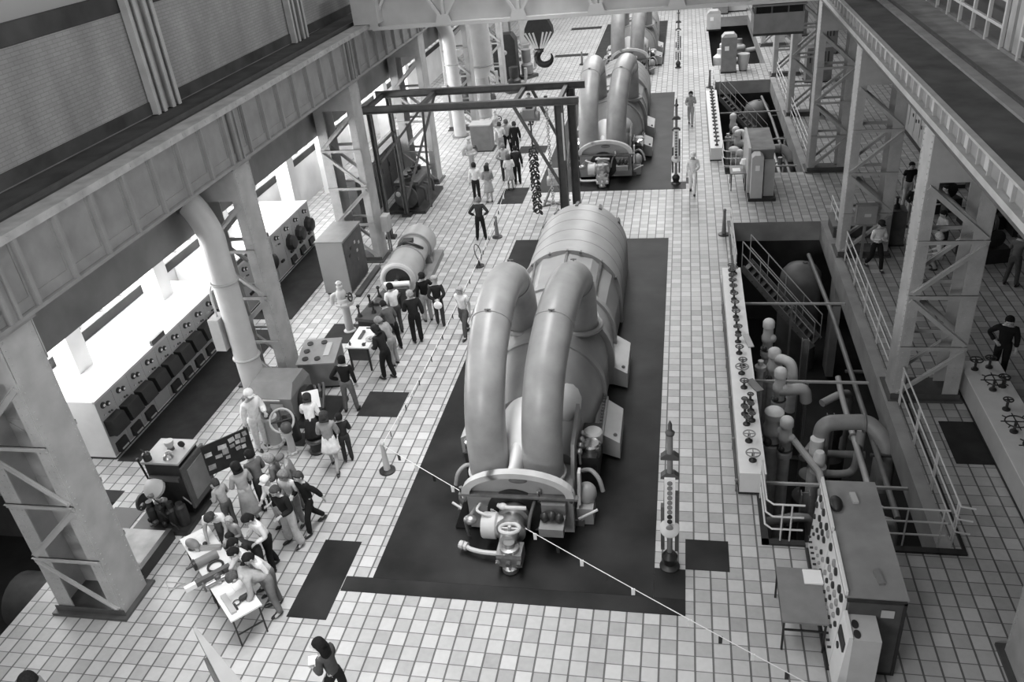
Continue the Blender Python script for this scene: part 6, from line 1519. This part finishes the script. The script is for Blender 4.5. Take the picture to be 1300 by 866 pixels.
P('man in distant dark coat beyond the grey box',-8.4,33.5,160,1.72,('down','front'),'stand',4,5,.05,hem=.86,bottom=.05,hair=.08,group=G3,jacket=1)
P('worker in white overalls walking on the tiled aisle by the middle turbine',.11,22.4,175,1.72,('front','swing'),'walk',4,5,.85,hem=.86,bottom=.82,hat=.8,hair=.1)
P('worker in light grey overalls far up the tiled aisle',.08,32.2,175,1.7,('hold','front'),'walk',4,5,.45,hem=.86,bottom=.45,hair=.06)
P('man in white shirt and dark cap walking by the pit railing',5.8,15.1,200,1.7,('fold','fold'),'walk',4,10,.75,'long',bottom=.02,hat=.04,group=G4)
P('dark-haired youth in dark waistcoat with white sleeves and pale trousers',7.85,20.4,-170,1.74,('down','down'),'stand',3,5,.02,'short',bottom=.55,hair=.03,group=G4)
P('person in dark jacket crouching behind the second pit column',7.6,18.6,180,1.7,('front','front'),'stand',22,15,.03,bottom=.5,hair=.03,group=G4,jacket=1)
P('person in mid grey suit seen from behind at the pit column',7.08,15.6,20,1.74,('down','hips'),'stand',3,5,.16,hem=.86,bottom=.15,hair=.2,group=G4,jacket=1)
P('dark-haired person beyond the lacing of the pit column',8.55,18.2,100,1.65,('front','front'),'stand',5,5,.1,bottom=.1,group=G4)
P('dark-haired person in pale shirt behind the column lacing',8.0,16.0,110,1.65,('front','front'),'stand',12,10,.6,bottom=.06,group=G4)
P('white-haired person in pale clothes crouching behind the column lacing',7.75,15.1,80,1.66,('front','front'),'crouch',12,10,.6,bottom=.35,hair=.6,style='curly',group=G4)
P('man with arms raised at the dark machinery by the frame edge',9.45,13.9,-40,1.74,('hold','front'),'apart',6,5,.16,bottom=.1,hair=.05,group=G4)
P('man in black suit with white collar standing by the handwheel bench',7.62,8.8,160,1.8,('down','hips'),'stand',6,15,.012,hem=.86,bottom=.012,hair=.02,group=G4,jacket=1,bulk=1.05)
P('woman with long dark hair walking past the camera, holding a paper',-6.05,-2.3,75,1.66,('front','hold'),'walk',10,20,.09,hem=.92,bottom=.015,hair=.02,style='long',bulk=.95)
P('person whose head just shows at the corner below the nearest column',-10.72,-3.45,120,1.74,('front','front'),'stand',10,10,.3,bottom=.1,hair=.03,style='curly')
item('carrier_bag','white bag held behind the man in the dark jumper','bag',(-7.70,11.04,.72),[('bag',MB().ball((0,0,.12),.14,.08,.13,14,8),M_PAPER),('handle',MB().torus((0,0,.27),(1,0,0),.06,.012,14,6),M_PAPER)])
item('exhibit_leaflet','white sheet held by the woman with long dark hair','leaflet',(-6.36,-2.28,1.14),[('sheet',MB().cbox((0,0,0),.2,.15,.006,.3,.4),M_PAPER),('fold',MB().cbox((0,0,.004),.2,.004,.004,.3,.4),M_LIGHT)])
# ------------------------------------------------------------------ light
W = bpy.data.worlds.new('sky'); SC.world = W; W.use_nodes = True
bg = W.node_tree.nodes['Background']; bg.inputs['Color'].default_value = (.9,.95,1,1)
bg.inputs['Color'].default_value = (1,1,1,1); bg.inputs['Strength'].default_value = .36
def area(name, loc, rot, sx, sy, power):
    l = bpy.data.lights.new(name, 'AREA'); l.shape = 'RECTANGLE'; l.size = sx; l.size_y = sy; l.energy = power
    o = bpy.data.objects.new(name, l); COL.objects.link(o); o.location = loc; o.rotation_euler = rot
    return o
# daylight through the ribbon windows of the side aisle
area('aisle_window_light', (-16.95, 22, 3.4), (0, math.radians(-84), 0), 1.7, 40, 2800)
# daylight through the long roof skylight above the nave
sn = area('skylight_near', (-5.5, 6, 15.5), (0, 0, 0), 5, 50, 1950); sn.data.spread = math.radians(66)   # spread narrowed so the pit side aisle and brick wall stay darker
# added overhead lamp that brightens the far bays, with no seen source
area('far_fill', (-3.2, 52, 15), (0,0,0), 12, 34, 6500)
# added unseen lamps at clerestory height, brightening the upper walls and girder tops
for nm, x, s_ in (('upper_fill_left', -13.1, -1), ('upper_fill_right', 8.2, 1)):
    cl = area(nm, (x, 22, 12.6), (0, s_*math.radians(80), 0), 1.8, 70, 900); cl.data.spread = math.radians(58)
# added unseen lamp behind the camera, brightening the camera-facing sides of the columns
area('rear_fill', (-8, -15.7, 10.0), (math.radians(84), 0, 0), 8, 4, 1500)
SC.view_settings.view_transform = 'Standard'
try: SC.view_settings.look = 'None'
except Exception: pass
SC.view_settings.exposure = 0.0; SC.view_settings.gamma = 1.0; SC.view_settings.use_curve_mapping = False
SC.cycles.use_denoising = True
SC.cycles.max_bounces = 6
